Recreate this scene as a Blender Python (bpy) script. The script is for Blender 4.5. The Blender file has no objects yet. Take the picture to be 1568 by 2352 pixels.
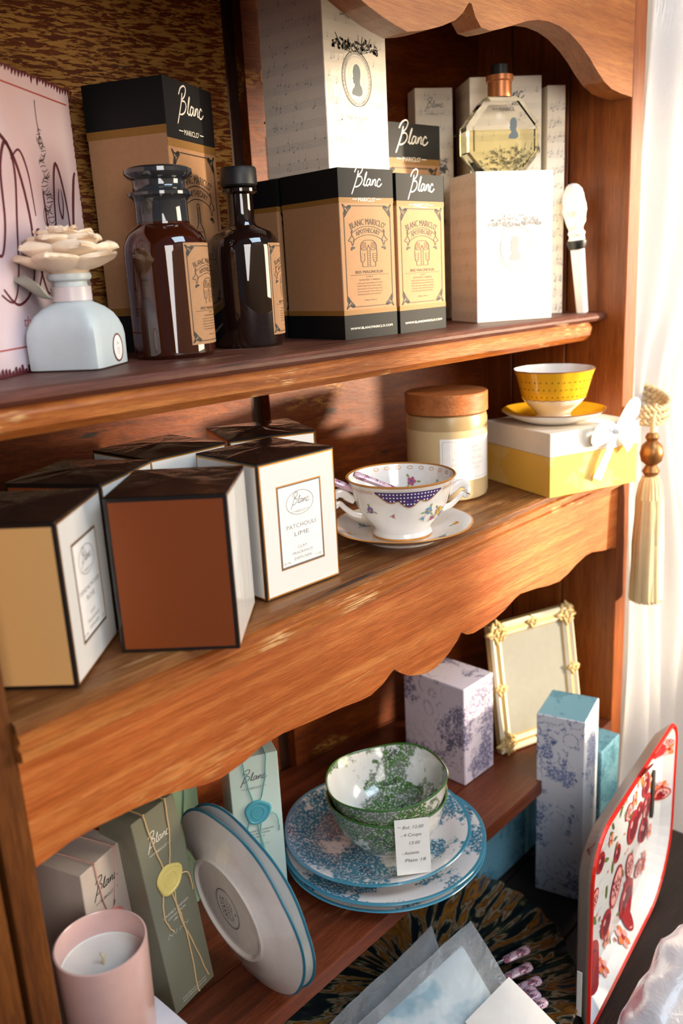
import bpy, bmesh, math, random
from mathutils import Vector, Matrix, noise
random.seed(7)
sc = bpy.context.scene
COL = sc.collection
R = math.radians
# ------------------------------------------------------------------ camera
cam_d = bpy.data.cameras.new('camera')
cam = bpy.data.objects.new('camera', cam_d); COL.objects.link(cam); sc.camera = cam
cX = Vector((0.675, -0.736, -0.052)); cD = Vector((-0.231, -0.143, -0.962)); cF = Vector((0.701, 0.662, -0.267))
cF.normalize(); cX = (cX - cF * cX.dot(cF)).normalized(); cUp = cX.cross(cF)
m = Matrix((cX, cUp, -cF)).transposed().to_4x4(); m.translation = (0, 0, 1.6)
cam.matrix_world = m
cam_d.sensor_fit = 'VERTICAL'; cam_d.sensor_height = 36; cam_d.sensor_width = 24
cam_d.lens = 30.4546; cam_d.clip_start = 0.01
cam_d.dof.use_dof = True; cam_d.dof.focus_distance = 1.0; cam_d.dof.aperture_fstop = 3.6
# ------------------------------------------------------------------ world, lamps, exposure
w = bpy.data.worlds.new('world'); sc.world = w; w.use_nodes = True
bg = w.node_tree.nodes['Background']; bg.inputs[0].default_value = (0.66, 0.78, 1.0, 1); bg.inputs[1].default_value = 0.07
def area(name, loc, target, size, size_y, power, color):
    l = bpy.data.lights.new(name, 'AREA'); l.shape = 'RECTANGLE'; l.size = size; l.size_y = size_y
    l.energy = power; l.color = color
    o = bpy.data.objects.new(name, l); COL.objects.link(o); o.location = loc
    o.rotation_euler = (Vector(target) - Vector(loc)).to_track_quat('-Z', 'Y').to_euler(); return o
area('shop_window_daylight', (1.95, -.75, 1.65), (1.15, .7, 1.3), .8, 1.1, 24, (1.0, .84, .64))
area('front_left_fill', (-.35, -1.1, 1.9), (.5, .7, 1.2), .8, 1.2, 17, (1.0, .95, .92))  # added fill lamp from front left, lifts the dim side; no doorway there
area('skylight_daylight', (.9, -.9, 3.0), (.8, .6, .8), 1.2, .8, 20, (.66, .84, 1.0))
sun = bpy.data.lights.new('sun', 'SUN'); sun.energy = 6.6; sun.color = (1.0, .82, .58); sun.angle = R(3.5)
so = bpy.data.objects.new('sun', sun); COL.objects.link(so)
so.rotation_euler = Vector((-.62, .78, -.075)).to_track_quat('-Z', 'Y').to_euler()
sc.view_settings.view_transform = 'Standard'; sc.view_settings.look = 'None'
sc.view_settings.exposure = 0.56; sc.view_settings.gamma = 1; sc.view_settings.use_curve_mapping = False
# ------------------------------------------------------------------ node helper
def lin(h):
    h = h.lstrip('#'); v = [int(h[i:i+2], 16) / 255 for i in (0, 2, 4)]
    return tuple((c / 12.92 if c <= .04045 else ((c + .055) / 1.055) ** 2.4) for c in v) + (1,)
class NT:
    def __init__(s, name):
        s.m = bpy.data.materials.new(name); s.m.use_nodes = True; s.t = s.m.node_tree
        s.p = s.t.nodes['Principled BSDF']; s.co = None
    def n(s, typ, **kw):
        nd = s.t.nodes.new(typ)
        for k, v in kw.items():
            if k[0] == 'i': nd.inputs[int(k[1:])].default_value = v
            else: setattr(nd, k, v)
        return nd
    def l(s, a, b): s.t.links.new(a, b)
    def coord(s, scale=(1, 1, 1), loc=(0, 0, 0), rot=(0, 0, 0)):
        if s.co is None: s.co = s.n('ShaderNodeTexCoord')
        mp = s.n('ShaderNodeMapping'); mp.inputs[1].default_value = loc; mp.inputs[2].default_value = rot; mp.inputs[3].default_value = scale
        s.l(s.co.outputs['Object'], mp.inputs[0]); return mp.outputs[0]
    def noise(s, vec, scale=5, detail=4, rough=.55, dist=0):
        nd = s.n('ShaderNodeTexNoise'); nd.inputs['Scale'].default_value = scale; nd.inputs['Detail'].default_value = detail
        nd.inputs['Roughness'].default_value = rough; nd.inputs['Distortion'].default_value = dist
        s.l(vec, nd.inputs['Vector']); return nd.outputs['Fac']
    def ramp(s, fac, stops):
        nd = s.n('ShaderNodeValToRGB'); cr = nd.color_ramp
        while len(cr.elements) < len(stops): cr.elements.new(.5)
        for e, (p, c) in zip(cr.elements, stops): e.position = p; e.color = c if len(c) == 4 else (*c, 1)
        s.l(fac, nd.inputs[0]); return nd.outputs[0]
    def fr(s, fac, a, b):
        return s.ramp(fac, [(a, (0, 0, 0, 1)), (b, (1, 1, 1, 1))])
    def mix(s, fac, a, b, typ='MIX'):
        nd = s.n('ShaderNodeMix'); nd.data_type = 'RGBA'; nd.blend_type = typ
        for v, i in ((fac, 0), (a, 6), (b, 7)):
            if isinstance(v, (int, float)): nd.inputs[i].default_value = v
            elif isinstance(v, tuple): nd.inputs[i].default_value = v
            else: s.l(v, nd.inputs[i])
        return nd.outputs[2]
    def math(s, op, a, b=0.0):
        nd = s.n('ShaderNodeMath', operation=op)
        for v, i in ((a, 0), (b, 1)):
            if isinstance(v, (int, float)): nd.inputs[i].default_value = v
            else: s.l(v, nd.inputs[i])
        return nd.outputs[0]
    def bump(s, h, strength=.3, dist=.002, to='Normal'):
        nd = s.n('ShaderNodeBump'); nd.inputs['Strength'].default_value = strength; nd.inputs['Distance'].default_value = dist
        s.l(h, nd.inputs['Height']); s.l(nd.outputs[0], s.p.inputs[to])
    def set(s, **kw):
        for k, v in kw.items():
            inp = s.p.inputs[k.replace('_', ' ')]
            if isinstance(v, (int, float, tuple)): inp.default_value = v
            else: s.l(v, inp)
        return s
def plain(name, col, rough=.5, **kw):
    t = NT(name); c = lin(col) if isinstance(col, str) else col
    mp = t.coord(); f = t.noise(mp, 90, 3)
    t.set(Base_Color=t.mix(f, tuple(x * .93 for x in c[:3]) + (1,), tuple(min(1, x * 1.06) for x in c[:3]) + (1,)), Roughness=rough, **kw)
    return t.m
def film(name, col, rough=.5, var=.06, coat=1.0, bs=.35, scale=(14, 14, 5), bd=.004):
    """printed card under shrink film: glossy coat with creases"""
    t = NT(name); c = lin(col) if isinstance(col, str) else col
    f = t.noise(t.coord(), 160, 3)
    t.set(Base_Color=t.mix(f, tuple(x * (1 - var) for x in c[:3]) + (1,), tuple(min(1, x * (1 + var)) for x in c[:3]) + (1,)), Roughness=rough)
    t.set(Coat_Weight=coat, Coat_Roughness=.12, Specular_IOR_Level=.25)
    h = t.noise(t.coord(scale=scale), 1.6, 3, .6, 1.5)
    t.bump(h, bs, bd, 'Coat Normal'); return t.m
def wood(name, dark, mid, light, axis='X', worn=0., streak=45, worncol='#c9a36a', rough=.5, seed=0, plank=None, sc_=1.0, wscale=1.0, coat=.15):
    t = NT(name)
    st = {'X': (1.6, 38, 38), 'Z': (38, 38, 1.6), 'Y': (38, 1.6, 38)}[axis]
    v = t.coord(scale=tuple(a * sc_ for a in st), loc=(seed, seed * .7, seed * .3))
    g = t.noise(v, 1.6, 6, .62, .6)
    fine = t.noise(t.coord(scale=tuple(a * 6 * sc_ * (2 if a < 5 else 1) for a in st)), 1.6, 4, .7)
    base = t.ramp(g, [(.22, lin(dark)), (.46, lin(mid)), (.78, lin(light))])
    base = t.mix(t.math('MULTIPLY', t.fr(fine, .44, .60), .42), base, lin(dark), 'MIX')
    blot = t.noise(t.coord(loc=(seed, 1, 2)), 6.5, 3, .5)
    base = t.mix(t.math('MULTIPLY', t.fr(blot, .4, .75), .45), base, lin(dark))
    # knots / nicks
    kn = t.noise(t.coord(scale=tuple(x * .16 * sc_ for x in st), loc=(seed * 2.1, 3, 1)), 14, 2, .5)
    base = t.mix(t.fr(kn, .69, .75), base, (.03, .014, .008, 1))
    if worn > 0:
        p1 = t.noise(t.coord(scale={'X': (1, 2.2, 2.2), 'Z': (2.2, 2.2, 1)}[axis], loc=(seed, 5, seed)), 5 * wscale, 3, .6)
        p2 = t.noise(t.coord(scale={'X': (streak, 300, 300), 'Z': (300, 300, streak)}[axis], loc=(2, seed, 1)), 1.0, 3, .65, .5)
        k = t.math('MULTIPLY', t.fr(p1, .68 - .30 * worn, .80 - .30 * worn), t.fr(p2, *((.475, .53) if worn > 1 else (.49, .55))))
        base = t.mix(k, base, lin(worncol))
        t.bump(t.math('ADD', t.math('MULTIPLY', k, .6), fine), .5, .0015)
    else:
        t.bump(t.math('ADD', g, fine), .35, .0015)
    t.set(Base_Color=base, Roughness=rough, Coat_Weight=coat, Coat_Roughness=.35, Specular_IOR_Level=.3)
    return t.m
# ------------------------------------------------------------------ mesh helpers
def new_bm(): return bmesh.new()
def put(name, bm, mats, parent=None, smooth=False, loc=None, rot=None):
    me = bpy.data.meshes.new(name); bm.normal_update(); bm.to_mesh(me); bm.free()
    for mt in (mats if isinstance(mats, (list, tuple)) else [mats]): me.materials.append(mt)
    if smooth:
        me.polygons.foreach_set('use_smooth', [True] * len(me.polygons))
        try: me.set_sharp_from_angle(angle=R(38))
        except Exception: pass
    o = bpy.data.objects.new(name, me); COL.objects.link(o)
    if parent is not None: o.parent = parent
    if loc is not None: o.location = loc
    if rot is not None: o.rotation_euler = rot
    return o
def empty(name, loc=(0, 0, 0), rot=(0, 0, 0)):
    o = bpy.data.objects.new(name, None); COL.objects.link(o); o.location = loc; o.rotation_euler = rot
    o.empty_display_size = .02; return o
def tag(o, label, cat, group=None, kind=None):
    o['label'] = label; o['category'] = cat
    if group: o['group'] = group
    if kind: o['kind'] = kind
    return o
def struct(o): o['kind'] = 'structure'; return o
def abox(bm, x0, x1, y0, y1, z0, z1, mi=0, bevel=0, seg=2):
    vs = [bm.verts.new(p) for p in ((x0, y0, z0), (x1, y0, z0), (x1, y1, z0), (x0, y1, z0), (x0, y0, z1), (x1, y0, z1), (x1, y1, z1), (x0, y1, z1))]
    fs = [bm.faces.new([vs[i] for i in q]) for q in ((3, 2, 1, 0), (4, 5, 6, 7), (0, 1, 5, 4), (1, 2, 6, 5), (2, 3, 7, 6), (3, 0, 4, 7))]
    for f in fs: f.material_index = mi
    if bevel:
        es = list({e for f in fs for e in f.edges})
        r = bmesh.ops.bevel(bm, geom=es, offset=bevel, segments=seg, affect='EDGES', profile=.6)
        for f in r['faces']: f.material_index = mi
    return fs
def lathe(bm, prof, seg=64, mi=0, wob=None, c=(0, 0, 0), mis=None):
    """prof: list of (r,z); r==0 ends become poles; wob(theta,r,z)->(r,z)"""
    rings = []
    for r, z in prof:
        if r < 1e-6: rings.append([bm.verts.new((c[0], c[1], c[2] + z))])
        else:
            ring = []
            for i in range(seg):
                t = 2 * math.pi * i / seg; rr, zz = wob(t, r, z) if wob else (r, z)
                ring.append(bm.verts.new((c[0] + rr * math.cos(t), c[1] + rr * math.sin(t), c[2] + zz)))
            rings.append(ring)
    for k in range(len(rings) - 1):
        a, b = rings[k], rings[k + 1]; mm = mis[k] if mis else mi
        for i in range(seg):
            j = (i + 1) % seg
            if len(a) == 1 and len(b) == 1: continue
            if len(a) == 1: f = bm.faces.new((a[0], b[j], b[i]))
            elif len(b) == 1: f = bm.faces.new((a[i], a[j], b[0]))
            else: f = bm.faces.new((a[i], a[j], b[j], b[i]))
            f.material_index = mm
    return rings
def catmull(pts, n=6, closed=False):
    P = [Vector(p) for p in pts]; out = []; N = len(P)
    rng = range(N if closed else N - 1)
    for i in rng:
        p0 = P[(i - 1) % N] if closed or i > 0 else P[0]; p1 = P[i]; p2 = P[(i + 1) % N]
        p3 = P[(i + 2) % N] if closed or i + 2 < N else P[-1]
        for k in range(n):
            t = k / n
            out.append(.5 * ((2 * p1) + (-p0 + p2) * t + (2 * p0 - 5 * p1 + 4 * p2 - p3) * t * t + (-p0 + 3 * p1 - 3 * p2 + p3) * t ** 3))
    if not closed: out.append(P[-1])
    return out
def tube(bm, pts, r, seg=8, mi=0, cap=True, closed=False, flat=1.0):
    P = [Vector(p) for p in pts]; rings = []; N = len(P)
    up = Vector((0, 0, 1))
    for i, p in enumerate(P):
        a = P[(i - 1) % N] if (closed or i > 0) else p; b = P[(i + 1) % N] if (closed or i < N - 1) else p
        d = (b - a).normalized() if (b - a).length > 1e-9 else Vector((0, 0, 1))
        ref = up if abs(d.dot(up)) < .95 else Vector((1, 0, 0))
        s = d.cross(ref).normalized(); u = s.cross(d)
        rr = r[i] if isinstance(r, (list, tuple)) else r
        rings.append([bm.verts.new(p + s * rr * math.cos(2 * math.pi * k / seg) + u * rr * flat * math.sin(2 * math.pi * k / seg)) for k in range(seg)])
    for i in range(N if closed else N - 1):
        a, b = rings[i], rings[(i + 1) % N]
        for k in range(seg):
            f = bm.faces.new((a[k], a[(k + 1) % seg], b[(k + 1) % seg], b[k])); f.material_index = mi
    if cap and not closed:
        f = bm.faces.new(rings[0][::-1]); f.material_index = mi
        f = bm.faces.new(rings[-1]); f.material_index = mi
def prism(bm, poly, y0, y1, mi=0, bevel=0):
    """poly in (x,z) extruded along y"""
    n = len(poly)
    a = [bm.verts.new((x, y0, z)) for x, z in poly]; b = [bm.verts.new((x, y1, z)) for x, z in poly]
    fs = [bm.faces.new(a), bm.faces.new(b[::-1])]
    for i in range(n):
        j = (i + 1) % n; fs.append(bm.faces.new((a[j], a[i], b[i], b[j])))
    for f in fs: f.material_index = mi
    bmesh.ops.recalc_face_normals(bm, faces=fs)
    return fs
# ------------------------------------------------------------------ flat printing
_gl = {}
def glyphs(s):
    if s in _gl: return _gl[s]
    cu = bpy.data.curves.new('t', 'FONT'); cu.body = s; cu.size = 1; cu.align_x = 'CENTER'; cu.resolution_u = 2
    o = bpy.data.objects.new('t', cu); COL.objects.link(o)
    dg = bpy.context.evaluated_depsgraph_get(); dg.update()
    me = bpy.data.meshes.new_from_object(o.evaluated_get(dg))
    r = ([(v.co.x, v.co.y) for v in me.vertices], [tuple(p.vertices) for p in me.polygons])
    bpy.data.objects.remove(o); bpy.data.curves.remove(cu); bpy.data.meshes.remove(me)
    if r[0]:
        xs = [p[0] for p in r[0]]; wd = max(xs) - min(xs); cx = (max(xs) + min(xs)) / 2
        r = ([(x - cx, y) for x, y in r[0]], r[1], wd)
    _gl[s] = r; return r
class Print:
    def __init__(s): s.items = []
    def add(s, verts, faces, mi, layer): s.items.append((verts, faces, mi, layer))
    def text(s, body, x, y, size, mi, width=None, shear=0, arc=None, layer=2, rot=0):
        """baseline centre (x,y); width fits the string; arc=R bends it over a circle of radius R"""
        V, F, wd = glyphs(body); k = (width / wd) if width else size
        out = []
        for a, b in V:
            px, py = a * k + b * size * shear, b * size
            if arc:
                t = px / arc; px, py = (arc + py) * math.sin(t), (arc + py) * math.cos(t) - arc
            if rot: px, py = px * math.cos(rot) - py * math.sin(rot), px * math.sin(rot) + py * math.cos(rot)
            out.append((x + px, y + py))
        s.add(out, F, mi, layer)
    def stroke(s, pts, wd, mi, smooth=4, layer=2, closed=False, taper=0):
        p = catmull([(a, b, 0) for a, b in pts], smooth, closed) if smooth else [Vector((a, b, 0)) for a, b in pts]
        N = len(p); V = []; F = []
        for i in range(N):
            a = p[(i - 1) % N] if closed or i else p[i]; b = p[(i + 1) % N] if closed or i < N - 1 else p[i]
            d = (b - a); d = d.normalized() if d.length > 1e-9 else Vector((1, 0, 0)); nn = Vector((-d.y, d.x, 0))
            ww = wd * (1 - taper * abs(2 * i / max(1, N - 1) - 1)) / 2
            V += [tuple((p[i] + nn * ww)[:2]), tuple((p[i] - nn * ww)[:2])]
        for i in range(N if closed else N - 1):
            j = (i + 1) % N; F.append((2 * i, 2 * i + 1, 2 * j + 1, 2 * j))
        s.add(V, F, mi, layer)
    def rect(s, x0, y0, x1, y1, mi, layer=1, nx=1):
        V = []; F = []
        for i in range(nx + 1):
            x = x0 + (x1 - x0) * i / nx; V += [(x, y0), (x, y1)]
        for i in range(nx): F.append((2 * i, 2 * i + 2, 2 * i + 3, 2 * i + 1))
        s.add(V, F, mi, layer)
    def frame(s, x0, y0, x1, y1, t, mi, layer=2, nx=1):
        s.rect(x0, y0, x1, y0 + t, mi, layer, nx); s.rect(x0, y1 - t, x1, y1, mi, layer, nx)
        s.rect(x0, y0, x0 + t, y1, mi, layer); s.rect(x1 - t, y0, x1, y1, mi, layer)
    def disc(s, x, y, rx, ry, mi, layer=2, n=20, rot=0):
        V = [(x + rx * math.cos(2 * math.pi * i / n) * math.cos(rot) - ry * math.sin(2 * math.pi * i / n) * math.sin(rot),
              y + rx * math.cos(2 * math.pi * i / n) * math.sin(rot) + ry * math.sin(2 * math.pi * i / n) * math.cos(rot)) for i in range(n)]
        s.add(V, [tuple(range(n))], mi, layer)
    def poly(s, pts, mi, layer=2, smooth=0):
        if smooth: pts = [tuple(p[:2]) for p in catmull([(a, b, 0) for a, b in pts], smooth, True)]
        s.add(list(pts), [tuple(range(len(pts)))], mi, layer)
    def ring(s, x, y, rx, ry, wd, mi, layer=2, n=36):
        s.stroke([(x + rx * math.cos(2 * math.pi * i / n), y + ry * math.sin(2 * math.pi * i / n)) for i in range(n)], wd, mi, 0, layer, True)
    def script(s, x, y, h, mi, wd=.05, layer=2, k=1.0):
        """the handwritten 'Blanc'; (x,y) centre, h height of the capital"""
        L = [[(.30, .80), (.24, .55), (.12, .25), (.02, .02), (.0, .0)],
             [(.10, .74), (.22, .92), (.42, 1.0), (.52, .92), (.44, .74), (.26, .60), (.44, .60), (.52, .48), (.42, .32), (.24, .24), (.10, .26)],
             [(.58, .30), (.72, .66), (.74, .76), (.68, .66), (.62, .40), (.66, .28), (.74, .32)],
             [(.94, .50), (.84, .52), (.76, .38), (.80, .28), (.90, .36), (.97, .52), (.94, .34), (1.0, .30)],
             [(1.02, .30), (1.09, .50), (1.06, .32), (1.16, .50), (1.24, .48), (1.21, .32), (1.28, .30)],
             [(1.50, .48), (1.42, .54), (1.32, .40), (1.34, .28), (1.46, .28), (1.58, .38)]]
        for ln in L:
            s.stroke([(x + (a - .78) * h * .95 * k + b * h * .12, y + (b - .45) * h) for a, b in ln], wd * h, mi, 4, layer)
    def brand(s, x, y, wdt, mi):
        """Blanc over - MARICLO' -"""
        h = wdt / 1.55
        s.script(x, y, h, mi, .045); yy = y - h * .72
        s.text("MARICLO'", x, yy, h * .2, mi, width=wdt * .55)
        s.rect(x - wdt * .46, yy + h * .07, x - wdt * .31, yy + h * .095, mi, 2); s.rect(x + wdt * .31, yy + h * .07, x + wdt * .46, yy + h * .095, mi, 2)
    def apply(s, bm, f, step=.00018):
        """f(u,v,off)->Vector"""
        for V, F, mi, layer in s.items:
            vs = [bm.verts.new(f(a, b, step * layer)) for a, b in V]
            for q in F:
                if len(set(q)) < 3: continue
                try: fc = bm.faces.new([vs[i] for i in q]); fc.material_index = mi
                except ValueError: pass
def facemap(o, u, v):
    o = Vector(o); u = Vector(u).normalized(); v = Vector(v).normalized(); n = u.cross(v)
    return lambda a, b, t: o + u * a + v * b + n * t
def cylmap(r, a0, z0, c=(0, 0)):
    """u runs counter-clockwise seen from above, starting at angle a0 (centre u=0)"""
    return lambda a, b, t: Vector((c[0] + (r + t) * math.cos(a0 + a / r), c[1] + (r + t) * math.sin(a0 + a / r), z0 + b))
def corner_ornament(p, x, y, sx, sy, k, mi):
    p.stroke([(x + sx * a * k, y + sy * b * k) for a, b in ((-.1, -.1), (.1, .25), (.2, .7), (.05, 1.0), (.3, .75), (.55, .45), (.9, .15), (.7, .1), (.25, .15), (-.1, -.1))], k * .12, mi, 4)
    p.disc(x + sx * k * .62, y + sy * k * .16, k * .30, k * .15, mi, rot=-.5 * sx * sy); p.disc(x + sx * k * .16, y + sy * k * .62, k * .15, k * .30, mi, rot=.5 * sx * sy)
def scribble(p, x0, x1, y, h, mi, wd):
    n = max(6, int((x1 - x0) / (h * .55))); pts = []
    gap = random.randint(4, 7)
    for i in range(n):
        x = x0 + (x1 - x0) * i / n
        pts.append((x, y + (h * random.uniform(.45, 1.0) if i % 2 else h * random.uniform(-.25, .1))))
        if len(pts) > gap: p.stroke(pts, wd, mi, 2); pts = []; gap = random.randint(5, 9)
    if len(pts) > 2: p.stroke(pts, wd, mi, 2)
def apothecary(p, cx, y0, W, H, ink, product='coat', title='IRIS MAGNOLIA', kind='SCENTED CANDLE'):
    """ornamental apothecary label in a W x H field whose bottom centre is (cx,y0)"""
    t = W * .012; x0, x1, y1 = cx - W / 2, cx + W / 2, y0 + H; k = W * .17
    a = k * .95
    p.rect(x0 + a, y1 - t, x1 - a, y1, ink, 2, 8); p.rect(x0 + a, y0, x1 - a, y0 + t, ink, 2, 8)
    p.rect(x0, y0 + a, x0 + t, y1 - a, ink, 2); p.rect(x1 - t, y0 + a, x1, y1 - a, ink, 2)
    for sx, x in ((1, x0), (-1, x1)):
        for sy, y in ((1, y0), (-1, y1)): corner_ornament(p, x, y, sx, sy, k, ink)
    p.text("BLANC MARICLO'", cx, y0 + H * .815, W * .13, ink, width=W * .74, arc=W * .95)
    # ribbon
    for rr, yy in ((W * .62, .80), (W * .62, .715)):
        p.stroke([(cx + rr * math.sin(q), y0 + H * yy - rr * (1 - math.cos(q))) for q in [(-.56 + i * .14) for i in range(9)]], t * .8, ink, 0)
    for sx in (-1, 1):
        p.stroke([(cx + sx * W * .33, y0 + H * .70), (cx + sx * W * .36, y0 + H * .745), (cx + sx * W * .33, y0 + H * .77)], t * .8, ink, 3)
        p.stroke([(cx + sx * W * .33, y0 + H * .765), (cx + sx * W * .36, y0 + H * .70), (cx + sx * W * .42, y0 + H * .66), (cx + sx * W * .36, y0 + H * .65), (cx + sx * W * .34, y0 + H * .61), (cx + sx * W * .30, y0 + H * .665), (cx + sx * W * .33, y0 + H * .70)], t, ink, 3)
        p.disc(cx + sx * W * .33, y0 + H * .59, W * .045, H * .012, ink); p.disc(cx + sx * W * .36, y0 + H * .575, W * .02, H * .01, ink)
    p.text('APOTHECARY', cx, y0 + H * .735, W * .10, ink, width=W * .5, arc=W * .62)
    B = y0 + H * .40; S = H * .27
    if product == 'coat':
        for sx in (-1, 1):
            p.stroke([(cx, B + S * .97), (cx + sx * W * .10, B + S * .95), (cx + sx * W * .17, B + S * .78), (cx + sx * W * .13, B + S * .62), (cx + sx * W * .04, B + S * .64), (cx, B + S * .80)], t * .8, ink, 3)
            p.stroke([(cx + sx * W * .16, B + S * .8), (cx + sx * W * .18, B + S * .5), (cx + sx * W * .17, B + S * .18)], t * .9, ink, 3)
            p.stroke([(cx + sx * W * .09, B + S * .5), (cx + sx * W * .10, B + S * .2), (cx + sx * W * .17, B + S * .18)], t * .7, ink, 3)
            p.stroke([(cx + sx * W * .14, B + S * .18), (cx + sx * W * .14, B)], t * .9, ink, 0)
            p.stroke([(cx + sx * W * .03, B + S * .64), (cx + sx * W * .03, B)], t * .6, ink, 0)
            for q in range(5): p.stroke([(cx + sx * W * (.05 + .02 * q), B + S * .66), (cx + sx * W * (.06 + .02 * q), B + S * .9)], t * .4, ink, 0)
            for q in range(4): p.stroke([(cx + sx * W * .12, B + S * (.25 + .08 * q)), (cx + sx * W * .17, B + S * (.22 + .08 * q))], t * .4, ink, 0)
        p.stroke([(cx - W * .14, B), (cx + W * .14, B)], t * .6, ink, 0)
        for q in range(7): p.rect(cx - W * .022, B + S * (.05 + .085 * q), cx + W * .022, B + S * (.07 + .085 * q), ink)
    else:
        B -= H * .06; S *= 1.25
        p.stroke([(cx - W * .03, B + S), (cx - W * .035, B + S * .62), (cx - W * .10, B + S * .5), (cx - W * .11, B), (cx + W * .11, B), (cx + W * .10, B + S * .5), (cx + W * .035, B + S * .62), (cx + W * .03, B + S), (cx - W * .03, B + S)], t, ink, 2)
        for q in range(9): p.stroke([(cx - W * .032, B + S * (.66 + .035 * q)), (cx + W * .032, B + S * (.67 + .035 * q))], t * .5, ink, 0)
        p.ring(cx, B + S * .28, W * .07, S * .14, t * .6, ink); p.ring(cx, B + S * .28, W * .05, S * .1, t * .4, ink); p.disc(cx, B + S * .28, W * .03, S * .06, ink)
        p.stroke([(cx - W * .10, B + S * .48), (cx + W * .10, B + S * .48)], t * .5, ink, 0)
    p.text(title, cx, y0 + H * .335, H * .042, ink, width=W * .60)
    p.rect(cx - W * .42, y0 + H * .318, cx + W * .42, y0 + H * .322, ink, 2, 8)
    p.disc(cx, y0 + H * .30, W * .02, H * .005, ink); p.disc(cx - W * .05, y0 + H * .30, W * .025, H * .003, ink); p.disc(cx + W * .05, y0 + H * .30, W * .025, H * .003, ink)
    p.text(kind, cx, y0 + H * .262, H * .024, ink, width=W * .46)
    for q in range(5): scribble(p, cx - W * .28, cx + W * .28, y0 + H * (.232 - .028 * q), H * .015, ink, t * .35)
    p.text('200g 6.78 oz', cx, y0 + H * .06, H * .018, ink, width=W * .26)
def carton(name, label, cat, P0, ang, wd, d, h, z0, mats, prints=None, mi=None, group=None, lean=None, bevel=.0008, tilt=None):
    """box whose near vertical edge stands at P0; front face runs along ang; local origin = centre of its base.
    prints: dict face -> Print (front/left/right/top). mi: face -> material slot"""
    u = Vector((math.cos(R(ang)), math.sin(R(ang)))); v = Vector((-u.y, u.x))
    c = Vector(P0) + u * wd / 2 + v * d / 2
    rt = empty(name, (c.x, c.y, z0), (0, 0, R(ang)))
    if lean: rt.rotation_euler = (Matrix.Rotation(R(ang), 3, 'Z') @ Matrix.Rotation(R(lean[1]), 3, 'Y') @ Matrix.Rotation(R(lean[0]), 3, 'X')).to_euler()
    bm = new_bm(); fs = abox(bm, -wd / 2, wd / 2, -d / 2, d / 2, 0, h)
    mi = mi or {}
    for f in fs:
        n = f.normal if f.normal.length else f.calc_center_median()
        f.normal_update(); n = f.normal
        key = 'top' if n.z > .5 else 'bottom' if n.z < -.5 else 'front' if n.y < -.5 else 'back' if n.y > .5 else 'right' if n.x > .5 else 'left'
        f.material_index = mi.get(key, 0)
    bmesh.ops.bevel(bm, geom=list(bm.edges), offset=bevel, segments=1, affect='EDGES')
    maps = {'front': facemap((0, -d / 2, 0), (1, 0, 0), (0, 0, 1)), 'left': facemap((-wd / 2, 0, 0), (0, -1, 0), (0, 0, 1)),
            'right': facemap((wd / 2, 0, 0), (0, 1, 0), (0, 0, 1)), 'top': facemap((0, 0, h), (1, 0, 0), (0, 1, 0))}
    for k, p in (prints or {}).items(): p.apply(bm, maps[k])
    put('box_body', bm, mats, rt)
    tag(rt, label, cat, group); return rt, maps
# ================================================================== materials
W_apron = wood('wood_apron', '#823c10', '#b6602a', '#d68c4c', 'X', .12, 20, '#e0a860', .42, 3, coat=.2)
W_shelf = wood('wood_shelf', '#40201a', '#643628', '#80503c', 'X', .30, 14, '#a88468', .5, 9, wscale=2)
W_shelf_mid = wood('wood_shelf_middle', '#48220f', '#825026', '#a87844', 'X', .42, 10, '#b8946a', .5, 21, wscale=2.2)
W_mould = wood('wood_moulding', '#70340f', '#aa6028', '#c88444', 'X', .38, 14, '#e0b47c', .45, 14, wscale=2.4)
W_back = wood('wood_back_boards', '#421a04', '#7c360a', '#a05316', 'X', .22, 40, '#d9a050', .5, 5, sc_=.8)
W_back_worn = wood('wood_back_worn_paint', '#4a1c06', '#74340c', '#8a4814', 'X', 1.12, 6, '#c08c44', .55, 31, sc_=.8)
W_side = wood('wood_side_boards', '#5c280a', '#904814', '#ac6226', 'Z', 0, 45, '#d9a860', .42, 8, coat=.3)
W_dark = wood('wood_dark', '#1c0d06', '#381a0c', '#4d2814', 'Z', .2, 45, '#7a4a28', .55, 2)
W_post = wood('wood_post', '#3c1e0c', '#6c3c18', '#8c5426', 'Z', .25, 45, '#b07c48', .45, 12)
W_val = wood('wood_valance', '#703812', '#9c5a28', '#b8783c', 'X', .15, 30, '#c08a50', .42, 17, coat=.3)
W_base = wood('wood_base_top', '#120a07', '#241711', '#33231a', 'X', .1, 45, '#5a4030', .5, 27)
W_lid = wood('wood_lid', '#8a4a22', '#b86c38', '#cc8450', 'X', 0, 45, '#fff', .5, 40, coat=.05)
M_kraft = film('kraft_card', '#b08560', .75, .12, 0)
M_kraft_f = film('kraft_card_under_film', '#b08560', .65, .1, 0, .2, (9, 9, 22))
M_tan = plain('tan_strip', '#8f6428', .6)
M_black = film('black_card', '#17171a', .5, .05, 0)
M_black_f = film('black_card_under_film', '#0f1013', .6, .05, 0, .4, (9, 9, 22))
M_ink = plain('black_ink', '#2c2620', .6)
M_inkg = plain('grey_ink', '#6d6c70', .6)
M_inkl = plain('pale_grey_ink', '#a9a6a6', .6)
M_white_ink = plain('white_ink', '#f2ece0', .5)
M_gold = plain('gold_foil', '#c98b3a', .3, Metallic=.7)
M_goldw = plain('gold_paint', '#b89c66', .55, Metallic=.15)
M_cream = film('cream_card', '#e8dfd0', .6, .03, .7, .25)
M_white_f = film('white_card_under_film', '#f0ece4', .55, .03, .6, .3, (10, 10, 26))
M_clay_white = film('white_clay_box_face', '#e6e4e0', .5, .02, .9, .2)
M_clay_tan = film('tan_box_face', '#e2ad6c', .5, .02, .3, .05)
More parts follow.
